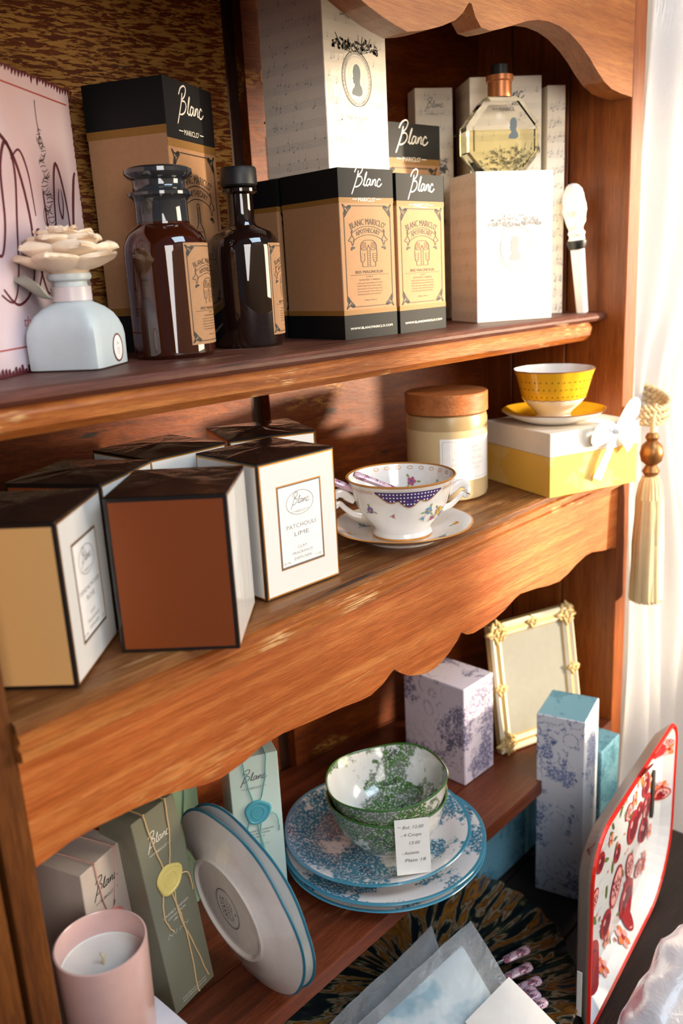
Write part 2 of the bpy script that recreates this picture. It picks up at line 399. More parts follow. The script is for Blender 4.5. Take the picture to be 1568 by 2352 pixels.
M_clay_brown = film('brown_box_face', '#84401a', .5, .02, .3, .05)
M_clay_edge = film('dark_box_edge', '#1d1512', .4, .03, 1.0, .3)
M_clay_top = film('dark_box_top', '#2a1a14', .35, .03, 1.0, .35, (9, 9, 9), .006)
M_rosegold = plain('rose_gold', '#a8654a', .3, Metallic=.6)
M_label_w = plain('white_label', '#f3f0ec', .6)
M_blackrub = plain('black_cap', '#1a1a1c', .45)
M_porc = plain('white_porcelain', '#eee9e4', .15, Coat_Weight=.6)
M_vase = plain('pale_blue_ceramic', '#c3ced2', .38)
M_rose = plain('cream_rose_ceramic', '#f4dcc0', .45, Subsurface_Weight=.15, Subsurface_Radius=(.02, .012, .006))
M_ribbon_s = plain('pale_satin_ribbon', '#cfc3c4', .3)
M_leaf = plain('grey_leaf', '#9a988c', .4)
M_white = plain('matt_white', '#efece8', .55)
M_goldrim = plain('gold_rim', '#cf8d45', .3, Metallic=.35)
M_wax = plain('white_wax', '#e6e2da', .5, Subsurface_Weight=.3, Subsurface_Radius=(.02, .015, .01))
M_wick = plain('wick', '#d8c8a0', .8)
M_twine = plain('natural_twine', '#d8b98a', .85)
M_pinkstring = plain('pink_string', '#d9aea0', .8)
M_tealstring = plain('turquoise_string', '#7fb9b6', .8)
M_sealY = plain('yellow_wax_seal', '#e8d27c', .45)
M_sealP = plain('coral_wax_seal', '#dd7f74', .4)
M_sealT = plain('turquoise_wax_seal', '#4c9db0', .4)
M_red = plain('red_enamel', '#d8281c', .3, Coat_Weight=.5)
M_bluerim = plain('blue_glaze', '#3f86a0', .2, Coat_Weight=.5)
M_greenrim = plain('green_glaze', '#3f6a2c', .25, Coat_Weight=.5)
M_steel = plain('dark_slot', '#201d1a', .6)
M_brass = plain('aged_brass', '#9a6a3c', .35, Metallic=.6)
M_black_ring = plain('black_collar', '#161616', .4)
def glass(name, col, rough=.03, trans=1.0, ior=1.45, **kw):
    t = NT(name); t.set(Base_Color=lin(col) if isinstance(col, str) else col, Roughness=rough, Transmission_Weight=trans, IOR=ior, **kw); return t.m
M_amber = glass('amber_glass', (.05, .009, .003, 1), .03, .28, 1.5, Coat_Weight=1.0, Coat_Roughness=.03)
M_amber_dark = glass('dark_amber_glass', (.012, .005, .004, 1), .03, .1, 1.5, Coat_Weight=1.0, Coat_Roughness=.03)
M_smoke = glass('smoky_glass', (.045, .05, .058, 1), .04, .45, 1.5, Coat_Weight=1.0)
M_clear = glass('clear_glass', (.97, .98, .97, 1), .01, 1.0, 1.45)
M_liquid = glass('yellow_scent', (.97, .90, .58, 1), .0, 1.0, 1.33)
M_frost = plain('frosted_glass', '#ecd2a0', .35, Transmission_Weight=.25, Subsurface_Weight=.2, Subsurface_Radius=(.03, .02, .01))
M_pinkglass = plain('pink_frosted_glass', '#e8bfb8', .3, Transmission_Weight=.25, Coat_Weight=.4)
def toile(name, base, inks, scale=1.0, cover=.5, dens=.5, rough=.15, coat=.5, seed=0, rings=0):
    t = NT(name); v = t.coord(scale=(scale,) * 3, loc=(seed, seed * .6, seed * 1.3))
    clump = t.noise(v, 13, 1, .5, 0); mid = t.noise(v, 75, 4, .68, 0); leaf = t.noise(v, 300, 2, .6, .0)
    bl = t.math('ADD', clump, t.math('MULTIPLY', t.math('SUBTRACT', mid, .5), .55))
    th_ = .60 - .2 * cover
    k = t.math('MULTIPLY', t.fr(bl, th_, th_ + .05), t.math('ADD', .3, t.math('MULTIPLY', .7, t.fr(leaf, .56 - .25 * dens, .64 - .25 * dens))))
    ink = t.ramp(t.noise(v, 34, 2, .5), [(.35 + .1 * i, lin(c)) for i, c in enumerate(inks)])
    col = t.mix(k, lin(base), ink)
    if rings:
        vo = t.n('ShaderNodeTexVoronoi'); vo.inputs['Scale'].default_value = 30; vo.inputs['Randomness'].default_value = .6; t.l(v, vo.inputs['Vector'])
        wv = t.math('SINE', t.math('ADD', t.math('MULTIPLY', vo.outputs['Distance'], 24.0), t.math('MULTIPLY', clump, 9.0)))
        rg = t.math('MULTIPLY', t.fr(wv, .55, .95), t.fr(leaf, .42, .55))
        rg = t.math('MULTIPLY', rg, t.fr(t.noise(v, 9, 1, .5), .45, .55))
        col = t.mix(t.math('MULTIPLY', rg, rings), col, lin(inks[0]))
    t.set(Base_Color=col, Roughness=rough, Coat_Weight=coat); return t.m
M_toileB = toile('blue_toile_glaze', '#dcd9dc', ('#24506a', '#3f7c96'), 1.0, .80, .62)
M_toileG = toile('green_toile_glaze', '#e6e4e0', ('#4d5a4a', '#4c7a30', '#74806a'), 1.15, .42, .68, seed=4)
M_toileL = toile('lilac_toile_paper', '#d6cad6', ('#5c5a74', '#7a7490'), 1.0, .40, .5, .6, .1, 2, .55)
M_toileW = toile('white_blue_toile_paper', '#dcdee6', ('#5a689a', '#7684b0'), 1.0, .32, .45, .6, .1, 5, .7)
M_toileT = toile('teal_toile_paper', '#6d9dae', ('#33677c', '#4b8296'), 1.0, .6, .6, .6, .1, 8, .3)
M_flower = toile('floral_handle_glaze', '#d9b8c8', ('#7a2f4c', '#b34a66', '#3b2a44'), 4.5, .6, .7, .2, .5, 1)
M_yfab = toile('pale_yellow_print', '#f4c050', ('#f6d080', '#f4cc70'), .9, .5, .9, .6, 0, 6)
# ================================================================== room shell
floor = struct(put('floor', (lambda b: (abox(b, -1.6, 4.2, -1.3, 1.25, -.05, 0), b)[1])(new_bm()), W_base))
wbm = new_bm(); abox(wbm, -1.6, 4.2, 1.2, 1.25, 0, 2.6); struct(put('wall_back', wbm, plain('plaster', '#d9cdb8', .8)))
# unseen shop front wall: pier, sill and head shaped to trim the sun
M_plas = plain('shop_plaster', '#b9a58c', .85)
wbm = new_bm(); abox(wbm, -1.6, 2.36, -1.3, -1.2, 0, 2.6); abox(wbm, 2.36, 4.2, -1.3, -1.2, 0, .965); abox(wbm, 2.36, 4.2, -1.3, -1.2, 2.0, 2.6); struct(put('wall_front', wbm, M_plas))
# ================================================================== the hutch
hutch = empty('wooden_hutch', (.77, .8, 0))
tag(hutch, 'old orange brown wooden hutch with scalloped aprons', 'hutch')
def hpart(name, bm, mats, smooth=False): return put(name, bm, mats, hutch, smooth, loc=(-.77, -.8, 0))
def WY(x): return .862 + .17 * (1.285 - x)
def loft(bm, x0, x1, prof, yf, yb, mi=0, n=1):
    """prof: (dy,z) polygon; dy=None means the back wall"""
    ends = []
    for x in (x0, x1): ends.append([bm.verts.new((x, (yb(x) if d is None else yf(x) + d), z)) for d, z in prof])
    k = len(prof); fs = [bm.faces.new(ends[0]), bm.faces.new(ends[1][::-1])]
    for i in range(k):
        j = (i + 1) % k; fs.append(bm.faces.new((ends[0][j], ends[0][i], ends[1][i], ends[1][j])))
    for f in fs: f.material_index = mi
    bmesh.ops.recalc_face_normals(bm, faces=fs); return fs
# back boards
bm = new_bm()
zz = [.60, .828, 1.05, 1.262, 1.457, 1.62, 1.80, 2.02]
for a, b in zip(zz, zz[1:]):
    loft(bm, .874, 1.33, [(0, a + .0015), (0, b - .0015), (.02, b - .0015), (.02, a + .0015)], WY, WY)
loft(bm, .848, .872, [(-.004, .6), (-.004, 2.02), (.02, 2.02), (.02, .6)], WY, WY)
hpart('back_panel', bm, W_back)
bm = new_bm()
for a, b in zip(zz[:5], zz[1:5]): loft(bm, .19, .82, [(0, a + .0015), (0, b - .0015), (.02, b - .0015), (.02, a + .0015)], WY, WY)
hpart('back_panel', bm, W_back)
bm = new_bm(); loft(bm, .19, .82, [(-.002, 1.50), (-.002, 2.02), (.018, 2.02), (.018, 1.50)], WY, WY)
o = hpart('back_panel', bm, W_back_worn); o['label'] = 'back board with flaking ochre paint'
bm = new_bm(); loft(bm, .81, .86, [(.012, .6), (.012, 2.02), (.03, 2.02), (.03, .6)], WY, WY); hpart('back_stile', bm, W_dark)
bm = new_bm()
for y0, y1 in ((.6, .6985), (.7015, .798), (.801, .875)): abox(bm, 1.289, 1.328, y0, y1, .626, 2.02, bevel=.0012, seg=1)
hpart('side_panel', bm, W_side)
bm = new_bm()
for x0, x1, y0 in ((.232, .256, .6), (.19, .2285, .604)): abox(bm, x0, x1, y0, 1.03, .626, 2.02, bevel=.002)
hpart('side_panel', bm, W_post)
# shelves
UF = lambda x: .630 + .0575 * (1.285 - x)
bm = new_bm()
loft(bm, .256, 1.289, [(None, 1.520), (.010, 1.520), (.003, 1.5185), (0, 1.5145), (.0, 1.511), (.003, 1.507), (.010, 1.5055), (None, 1.5055)], UF, lambda x: WY(x))
hpart('shelf', bm, W_shelf)
bm = new_bm(); loft(bm, .256, 1.26, [(.012, 1.5053), (.008, 1.498), (.010, 1.486), (.018, 1.478), (.04, 1.478), (.04, 1.5053)], UF, WY); hpart('shelf_moulding', bm, W_mould)
MF = lambda x: .6
bm = new_bm(); loft(bm, .256, 1.289, [(None, 1.282), (-.002, 1.282), (-.006, 1.280), (-.006, 1.2725), (None, 1.262)], MF, WY); hpart('shelf', bm, W_shelf_mid)
bm = new_bm(); loft(bm, .256, 1.287, [(-.004, 1.2722), (-.0095, 1.270), (-.0095, 1.2655), (-.005, 1.2635), (-.005, 1.259), (-.009, 1.2575), (-.009, 1.250), (-.003, 1.2475), (.02, 1.2475), (.02, 1.2615), (0, 1.2722)], MF, WY); hpart('shelf_moulding', bm, W_mould)
bm = new_bm()
loft(bm, .256, 1.289, [(0, .825), (0, .803), (.083, .803), (.083, .825)], MF, WY); loft(bm, .256, 1.289, [(.085, .825), (.085, .803), (None, .803), (None, .825)], MF, WY)
hpart('shelf', bm, wood('wood_bottom_shelf', '#3c1a0c', '#6a3018', '#84442a', 'X', .08, 30, '#c9955a', .45, 33))
# scalloped apron under the middle shelf
ap = [(.256, 1.152), (.288, 1.158), (.316, 1.158), (.347, 1.156), (.383, 1.152), (.403, 1.147), (.427, 1.140), (.448, 1.137), (.476, 1.140), (.500, 1.146), (.53, 1.147), (.575, 1.142), (.619, 1.138), (.650, 1.1335), (.668, 1.1325), (.69, 1.138), (.703, 1.145), (.711, 1.1485),
      (.722, 1.139), (.738, 1.129), (.755, 1.1235), (.772, 1.119), (.79, 1.119), (.806, 1.123), (.823, 1.130), (.838, 1.139), (.847, 1.147), (.860, 1.139), (.875, 1.136), (.897, 1.1365), (.925, 1.139), (.95, 1.144), (.975, 1.152), (.989, 1.1545), (1.01, 1.152), (1.036, 1.1485), (1.065, 1.143), (1.099, 1.1395), (1.125, 1.144), (1.152, 1.152), (1.18, 1.157), (1.201, 1.157), (1.235, 1.150), (1.285, 1.142)]
bm = new_bm(); prism(bm, [(.256, 1.2474)] + ap + [(1.285, 1.2474)], .6, .622); hpart('apron', bm, W_apron)
# top valance, mirrored about the middle of the hutch
half = [(.770, 1.8300), (.79, 1.8335), (.807, 1.8375), (.83, 1.844), (.854, 1.853), (.868, 1.862), (.880, 1.874), (.885, 1.874), (.892, 1.862), (.903, 1.853), (.921, 1.8525), (.945, 1.858), (.976, 1.867), (1.00, 1.874), (1.025, 1.879), (1.05, 1.881), (1.077, 1.880), (1.105, 1.875), (1.134, 1.865), (1.157, 1.854), (1.177, 1.842), (1.2, 1.830), (1.223, 1.823), (1.25, 1.8205), (1.287, 1.819)]
vp = [(1.54 - x, z) for x, z in half[:0:-1]] + half
bm = new_bm(); prism(bm, [(.253, 2.02)] + vp + [(1.287, 2.02)], .6, .632); hpart('valance', bm, W_val)
bm = new_bm(); abox(bm, .17, 1.335, .58, 1.08, 2.02, 2.05, bevel=.004); hpart('top_board', bm, W_val)
bm = new_bm()
for k in range(6): abox(bm, -.1, 1.335, .25 + k * .135, .3835 + k * .135, .600, .625, bevel=.0015, seg=1)
hpart('cabinet_top', bm, W_base)
bm = new_bm(); abox(bm, -.06, 1.33, .28, 1.02, .0, .5995)
for k in range(3):
    for q in (0, 1): abox(bm, -.02 + k * .45, .40 + k * .45, .272, .28, .06 + q * .27, .30 + q * .27, bevel=.004)
hpart('cabinet_body', bm, W_post)
# ================================================================== upper shelf
U = 1.5203
def kraft_print(wd, h, brand=True, product='coat', title='IRIS MAGNOLIA', kind='SCENTED CANDLE', site=True, top=.165, bot=.145, brand_dx=0):
    """slots: 0 kraft 1 black 2 tan 3 ink 4 white"""
    p = Print(); e = .0004; x = wd / 2 + e
    p.rect(-x, h * (1 - top), x, h + e, 1, .6); p.rect(-x, h * (1 - top - .03), x, h * (1 - top), 2, .6)
    p.rect(-x, -e, x, h * bot, 1, .6); p.rect(-x, h * bot, x, h * (bot + .03), 2, .6)
    q = Print(); q.items = list(p.items)
    if brand: p.brand(brand_dx, h * (1 - top * .42), wd * .56, 4)
    b0 = h * (bot + .045); b1 = h * (1 - top - .045)
    apothecary(p, 0, b0, wd * .86, b1 - b0, 3, product, title, kind)
    if site: p.text('WWW.BLANCMARICLO.COM', 0, h * bot * .38, h * .02, 4, width=wd * .80)
    return p, q
KM = [M_kraft_f, M_black_f, M_tan, M_ink, M_white_ink]; KM0 = [M_kraft, M_black, M_tan, M_ink, M_white_ink]
def kraft_box(label, P0, ang, wd, d, h, mats, **kw):
    p, q = kraft_print(wd, h, **kw); q2 = kraft_print(d, h, brand=False)[1]
    return carton('kraft_candle_box', label, 'box', P0, ang, wd, d, h, U, mats, {'front': p, 'left': q2, 'right': q2}, {'top': 1})
kraft_box('tall kraft box with deep black top, behind the amber jar', (.630, .826), 23.4, .113, .102, .2935, KM0, product='bottle', top=.21, bot=.12)
kraft_box('left box of the front kraft pair, under the tall cameo box', (.787, .721), -6.2, .089, .108, .1955, KM)
kraft_box('right box of the front kraft pair, beside the dark gap', (.8785, .709), 0.3, .099, .088, .192, KM)
kraft_box('kraft box half hidden between the slim dark bottle and the front pair', (.797, .836), 0, .10, .075, .195, KM)
kraft_box('kraft box in shiny film rising behind the front kraft pair', (.972, .807), -6, .116, .036, .272, KM)
# ---- white boxes with cameo
def silhouette(p, x, y, h, mi):
    P = [(.10, 0), (.16, .16), (.30, .24), (.34, .34), (.26, .36), (.22, .42), (.24, .46), (.18, .52), (.24, .58), (.22, .70), (.26, .84), (.38, .96), (.56, 1.0), (.74, .94), (.84, .80), (.84, .62), (.78, .46), (.80, .34), (.92, .26), (.98, .10), (.90, .0), (.70, -.05), (.4, -.04)]
    p.poly([(x + (a - .55) * h * .62, y + (b - .5) * h) for a, b in P], mi, 4, 3)
def cameo_print(wd, h, ink=1, pale=2, blue=3, brand=True):
    p = Print()
    for k in range(int(h / .022)):
        y = .008 + k * .022
        for q in range(5): p.rect(-wd * .5, y + q * .0017, wd * .5, y + q * .0017 + .00022, pale, 1)
        for q in range(7):
            x = random.uniform(-.46, .46) * wd; yy = y + random.choice(range(5)) * .0017
            p.disc(x, yy, .0011, .0008, pale, 1.5, 8); p.rect(x + .0008, yy, x + .0011, yy + .006, pale, 1.5)
    cy = h * .5; rx, ry = wd * .235, h * .145
    for q in range(110):
        a = random.uniform(-1, 1); b = (1 - a * a) ** .5 * random.uniform(.1, .8) + .25 * abs(a)
        p.disc(a * wd * .36, cy + ry * .95 + b * h * .10 * random.uniform(.2, 1), random.uniform(.001, .0024), random.uniform(.0008, .0016), ink, 3, 7, random.uniform(0, 3))
    for q in range(10):
        a = random.uniform(-.36, .36) * wd; p.stroke([(a * .2, cy + ry * .9), (a * .7, cy + ry * 1.1), (a, cy + ry * 1.25 + random.uniform(0, .05) * h)], .0005, ink, 3)
    p.disc(0, cy, rx * .82, ry * .86, 0, 2.4, 40)
    for k, wdt in ((1, .0007), (.93, .0005), (.8, .0006), (.88, .0003)): p.ring(0, cy, rx * k, ry * k, wdt, ink if k == 1 else pale, 3)
    for q in range(40):
        t = q * math.pi / 20; p.disc(rx * .9 * math.cos(t), cy + ry * .92 * math.sin(t), .0011, .0006, pale, 2.6, 6, t)
    silhouette(p, 0, cy - ry * .02, ry * 1.1, blue)
    p.text('Eau de Parfum', 0, h * .29, h * .018, pale, width=wd * .34); p.rect(-wd * .24, h * .278, wd * .24, h * .279, pale, 2)
    p.text('100 ml', 0, h * .235, h * .012, pale, width=wd * .12); p.text('www.blancmariclo.com', 0, h * .035, h * .015, pale, width=wd * .5)
    if brand: p.brand(0, h * .93, wd * .5, ink)
    return p
def staff_print(wd, h, pale=2):
    p = Print()
    for k in range(int(h / .022)):
        y = .006 + k * .022
        for q in range(5): p.rect(-wd * .49, y + q * .0019, wd * .49, y + q * .0019 + .00025, pale, 1)
        for q in range(9):
            x = random.uniform(-.46, .46) * wd; yy = y + random.randint(-1, 5) * .0019
            p.disc(x, yy, .0014, .001, pale, 1.5, 8, .3); p.rect(x + .001, yy, x + .0013, yy + .0075, pale, 1.5)
        for q in range(2): p.rect((q * .4 - .3) * wd, y, (q * .4 - .3) * wd + .0003, y + .0078, pale, 1.5)
    return p
M_slate = plain('slate_ink', '#4d5a60', .5)
CM = [M_cream, M_ink, M_inkl, M_slate]
WM = [M_white_f, M_inkl, plain('faint_grey_ink', '#d2cdc6', .6), M_inkl]
carton('cameo_gift_box', 'tall sheet-music box with black cameo portrait, standing on the kraft boxes', 'box', (.800, .745), 0, .112, .105, .208, 1.7163, CM, {'front': cameo_print(.112, .208), 'left': staff_print(.105, .208)})
carton('cameo_gift_box', 'bright white box with faint cameo, carrying the octagonal scent bottle', 'box', (1.047, .706), -30, .118, .086, .2005, U, WM, {'front': cameo_print(.118, .2005, brand=False), 'left': staff_print(.10, .2)})
WM2 = [M_cream, M_inkg, M_inkl, M_slate]
carton('cameo_gift_box', 'tall white box directly behind the octagonal scent bottle', 'box', (1.135, .775), -41, .107, .083, .338, U, WM2, {'front': cameo_print(.107, .338), 'left': staff_print(.083, .33)})
carton('cameo_gift_box', 'tall white box leftmost of the white group, behind the kraft boxes', 'box', (1.099, .846), -35, .058, .036, .332, U, WM2, {'front': cameo_print(.058, .332)})
carton('cameo_gift_box', 'narrow white box rightmost of the white group, near the side boards', 'box', (1.2265, .7015), -38, .028, .045, .325, U, WM2, {'front': staff_print(.028, .325)})
# ---- pink sign
A = Vector((.379, .785)); B = Vector((.575, .915)); sd = (B - A).normalized()
sg = empty('pink_sign', (A.x, A.y, U), (0, 0, math.atan2(sd.y, sd.x)))
tag(sg, 'pink tin sign with ornate dark red script, beside the pale vase', 'sign')
t = NT('pink_sign_paint'); v = t.coord(); f1 = t.noise(v, 9, 4); f2 = t.noise(v, 3.5, 2)
t.set(Base_Color=t.mix(t.fr(f2, .4, .65), t.mix(f1, lin('#cdbcc6'), lin('#dccfd8')), lin('#cfa8a6')), Roughness=.5); M_sign = t.m
M_wine = plain('wine_red_paint', '#5a1c26', .5); M_redline = plain('red_line', '#a6423a', .5)
bm = new_bm(); abox(bm, -.14, .222, 0, .003, 0, .285, 0)
p = Print()
for q in range(60):   # torn wine-red border
    x = -.14 + q * .0062; hh = random.uniform(.004, .011)
    p.poly([(x, 0), (x + .0068, 0), (x + .005, hh), (x + .001, hh * random.uniform(.6, 1))], 1, 2)
    p.poly([(x, .285), (x + .001, .285 - hh * .8), (x + .004, .285 - hh * .4), (x + .0068, .285)], 1, 2)
for q in range(45):
    z = q * .0063; hh = random.uniform(.001, .003); p.poly([(.222, z), (.222, z + .0066), (.222 - hh, z + .003)], 1, 2)
p.rect(-.14, .024, .215, .0255, 2); p.rect(-.14, .268, .215, .2695, 2)
def sc_(pts, wdt=.0022, mi=1): p.stroke(pts, wdt * 1.35, mi, 6, 3, False, .55)
sc_([(.025, .075), (.045, .068), (.06, .09), (.072, .14), (.082, .19), (.072, .215), (.056, .19), (.05, .14), (.035, .11), (.02, .13), (.022, .165), (.035, .175)], .0028)
sc_([(.02, .085), (.008, .10), (.0, .13), (.01, .19), (.05, .222), (.085, .20), (.10, .14), (.088, .085), (.055, .065), (.03, .08)], .0032)
sc_([(.078, .20), (.096, .21), (.108, .19), (.112, .15)], .002); p.disc(.040, .178, .0025, .010, 1, 3)
sc_([(.095, .075), (.112, .10), (.118, .13), (.110, .135), (.105, .11), (.116, .075), (.13, .08)], .0028)
sc_([(.134, .175), (.134, .12), (.132, .08), (.142, .075)], .0035)
sc_([(.150, .095), (.156, .165), (.170, .205), (.184, .165), (.186, .09)], .003); sc_([(.170, .18), (.166, .165), (.17, .15), (.176, .165), (.175, .18)], .002)
sc_([(.186, .09), (.196, .15), (.208, .19), (.214, .20)], .004); sc_([(.185, .09), (.19, .075), (.20, .085)], .002)
for q in range(46):   # engraved harlequin-like figure
    y = .115 + q * .0026; x = .143 + .004 * math.sin(q * .7); wq = .0065 * (1 - abs(q - 20) / 46) + .001
    p.stroke([(x - wq, y), (x - wq * .2, y + .0035 * math.sin(q)), (x + wq, y + .002)], .0006, 3, 2, 4)
p.stroke([(.143, .225), (.1405, .245), (.1415, .262)], .0010, 3, 3, 4); p.ring(.143, .222, .004, .006, .0007, 3, 4); p.ring(.134, .150, .005, .009, .0008, 3, 4)
p.text('the', .068, .044, .014, 2, width=.022, shear=.3); p.text('SWEET LIFE', .118, .044, .014, 3, width=.062, layer=3)
p.apply(bm, facemap((0, 0, 0), (1, 0, 0), (0, 0, 1)))
put('sign_plate', bm, [M_sign, M_wine, M_redline, M_ink], sg)
# ---- vase with ceramic rose
vs = empty('rose_diffuser_vase', (.472, .798, U), (0, 0, R(33)))
tag(vs, 'small pale blue ceramic scent vase with square base, topped by the cream rose', 'vase')
bm = new_bm(); N = 40
def sq(t, a, k):   # superellipse radius
    return a / ((abs(math.cos(t)) ** k + abs(math.sin(t)) ** k) ** (1 / k))
prof = [(.0345, 0, 14), (.0372, .0015, 14), (.0375, .03, 14), (.0368, .038, 12), (.035, .045, 9), (.0315, .0525, 7), (.026, .059, 4.5), (.0215, .0625, 3), (.0185, .065, 2)]
rings = []
for a, z, k in prof: rings.append([bm.verts.new((sq(2 * math.pi * i / 64, a, k) * math.cos(2 * math.pi * i / 64), sq(2 * math.pi * i / 64, a, k) * math.sin(2 * math.pi * i / 64), z)) for i in range(64)])
for a, b in zip(rings, rings[1:]):
    for i in range(64): bm.faces.new((a[i], a[(i + 1) % 64], b[(i + 1) % 64], b[i]))
bm.faces.new(rings[0][::-1]); bm.faces.new(rings[-1])
vbody = put('vase_body', bm, M_vase, vs, True)
bm = new_bm(); lathe(bm, [(0, .064), (.0185, .064), (.0185, .078), (.0165, .081), (.0165, .084), (.0205, .086), (.0215, .089), (.0205, .092), (.0, .092)], 40); put('vase_neck', bm, M_vase, vs, True)
bm = new_bm(); lathe(bm, [(.0187, .0655), (.0198, .066), (.0196, .079), (.0187, .0795)], 40); put('ribbon_band', bm, M_ribbon_s, vs, True)
bm = new_bm(); p = Print(); p.disc(0, 0, .0102, .0125, 1, 1, 32); p.ring(0, 0, .0108, .0132, .0016, 2, 2.5); p.script(0, .004, .004, 3, .05, 3); 
for q in range(4): p.rect(-.004 + .0006 * q, -.001 - q * .0018, .004 - .0006 * q, -.0006 - q * .0018, 3, 3)
p.apply(bm, facemap((.010, -.0377, .018), (1, 0, 0), (0, 0, 1))); put('vase_label', bm, [M_vase, M_label_w, M_rosegold, M_inkl], vbody)
rs = empty('ceramic_rose', (.472, .798, U + .092))
tag(rs, 'cream ceramic rose with pointed petals sitting on the pale blue vase', 'rose')
def petal(bm, ang, prof, half, point=1.0, lift=.004, n=11, th=.0016):
    """prof: (r,z) from root to tip; half: half width in radians"""
    P = catmull([(a, 0, b) for a, b in prof], 4); m_ = len(P); G = []
    ph = ang * 3.1
    for side in (0, 1):
        g = []
        for i, q in enumerate(P):
            t = i / (m_ - 1); hw = half * (min(1, .55 + t * 1.1) if t < .55 else max(.02, (1 - ((t - .55) / .45) ** 2.2) ** (.5 * point + .25)))
            row = []
            for j in range(n):
                s_ = 2 * j / (n - 1) - 1; a = ang + s_ * hw
                r_ = q.x * (1 - .16 * s_ * s_ * (.3 + t)) + side * th * .3; z_ = q.z + lift * s_ * s_ * t + .0012 * math.sin(5 * s_ + ph) * t - side * th
                row.append(bm.verts.new((r_ * math.cos(a), r_ * math.sin(a), z_)))
            g.append(row)
        G.append(g)
        for i in range(m_ - 1):
            for j in range(n - 1):
                q = (g[i][j], g[i][j + 1], g[i + 1][j + 1], g[i + 1][j]); bm.faces.new(q if side == 0 else q[::-1])
    edge = lambda G_: [G_[0][j] for j in range(n)] + [G_[i][-1] for i in range(1, m_)] + [G_[-1][j] for j in range(n - 2, -1, -1)] + [G_[i][0] for i in range(m_ - 2, 0, -1)]
    e1, e2 = edge(G[0]), edge(G[1])
    for i in range(len(e1)): k = (i + 1) % len(e1); bm.faces.new((e1[i], e1[k], e2[k], e2[i]))
bm = new_bm()
lathe(bm, [(0, 0), (.017, 0), (.026, .007), (.033, .014), (.030, .022), (.020, .030), (.010, .036), (0, .037)], 32)
for k in range(5): petal(bm, R(-140 + 72 * k), [(.015, .003), (.032, .007), (.046, .013), (.0585, .017)], R(40), 2.2, .003)
for k in range(5): petal(bm, R(-104 + 72 * k), [(.014, .006), (.030, .012), (.042, .021), (.051, .025)], R(42), 1.6, .005)
for k in range(5): petal(bm, R(-150 + 72 * k), [(.012, .010), (.024, .020), (.033, .031), (.040, .0335)], R(42), .9, .003)
for k in range(4): petal(bm, R(-120 + 90 * k), [(.009, .014), (.017, .026), (.022, .037), (.028, .0405)], R(50), .7, .001)
for k in range(3): petal(bm, R(-70 + 120 * k), [(.006, .018), (.010, .032), (.011, .041), (.016, .044)], R(58), .6, .0)
for k in range(2): petal(bm, R(-10 + 180 * k), [(.003, .02), (.005, .034), (.004, .042), (.006, .0445)], R(80), .6, .0)
put('rose_head', bm, M_rose, rs, True)
bm = new_bm(); petal(bm, R(163), [(.018, -.022), (.030, -.020), (.042, -.011), (.054, -.002)], R(24), 2.0, .002); put('rose_leaf', bm, M_leaf, rs, True)
# ---- amber bottles
LM = [M_kraft, M_ink]
def glabel(r, c_ang, z0, Wl, Hl, t=.0004):
    bm = new_bm(); f = cylmap(r + t, c_ang, z0); p = Print(); p.rect(-Wl / 2, 0, Wl / 2, Hl, 0, 0, 24)
    apothecary(p, 0, Hl * .03, Wl * .92, Hl * .94, 1); p.apply(bm, f, .00012); return bm
b1 = empty('amber_apothecary_jar', (.5872, .7922, U))
tag(b1, 'wide brown glass apothecary jar with glass stopper and kraft label', 'jar')
bm = new_bm(); lathe(bm, [(0, 0), (.041, 0), (.0444, .004), (.0444, .108), (.0435, .118), (.039, .128), (.032, .1345), (.0285, .1375), (.0282, .1395), (.0, .1395)], 72); jb1 = put('jar_body', bm, M_amber, b1, True)
bm = new_bm(); lathe(bm, [(0, .1397), (.0280, .1397), (.0278, .160), (.030, .163), (.0335, .166), (.0335, .169), (.0290, .172), (.0275, .176), (.028, .181), (.033, .184), (.0357, .188), (.0352, .192), (.032, .194), (0, .195)], 72); put('glass_stopper', bm, M_smoke, b1, True)
put('paper_label', glabel(.0444, R(-60), .013, .067, .104), LM, jb1)
b2 = empty('dark_diffuser_bottle', (.705, .800, U))
tag(b2, 'slim near-black glass bottle with narrow neck and black cap', 'bottle')
bm = new_bm(); lathe(bm, [(0, 0), (.0385, 0), (.0415, .004), (.0415, .112), (.040, .121), (.034, .129), (.024, .1335), (.0175, .1365), (.0155, .141), (.0152, .171), (.0205, .1735), (.0205, .177), (.0165, .180), (0, .180)], 72); jb2 = put('bottle_body', bm, M_amber_dark, b2, True)
bm = new_bm(); lathe(bm, [(0, .1795), (.019, .1795), (.0212, .1815), (.0212, .198), (.0200, .2005), (0, .2015)], 48); put('bottle_cap', bm, M_blackrub, b2, True)
put('paper_label', glabel(.0415, R(-48), .013, .062, .103), LM, jb2)
# ---- octagonal scent bottle
ob = empty('octagonal_scent_bottle', (1.122, .716, 1.7210), (0, 0, R(-36)))
tag(ob, 'clear octagonal bottle half full of yellow scent', 'bottle')
oc = [(-.031, 0), (.031, 0), (.054, .027), (.054, .062), (.023, .099), (-.023, .099), (-.054, .062), (-.054, .027)]
def octa(bm, poly, d0, bev):
    n = len(poly); cx = 0; cz = .05
    lay = []
    for y, k in ((-d0, 1 - bev), (-d0 * .72, 1), (d0 * .72, 1), (d0, 1 - bev)): lay.append([bm.verts.new((x * k, y, cz + (z - cz) * k)) for x, z in poly])
    bm.faces.new(lay[0]); bm.faces.new(lay[-1][::-1])
    for a, b in zip(lay, lay[1:]):
        for i in range(n): bm.faces.new((a[(i + 1) % n], a[i], b[i], b[(i + 1) % n]))
    bmesh.ops.recalc_face_normals(bm, faces=bm.faces)
bm = new_bm(); octa(bm, oc, .020, .14); gob = put('glass_body', bm, M_clear, ob)
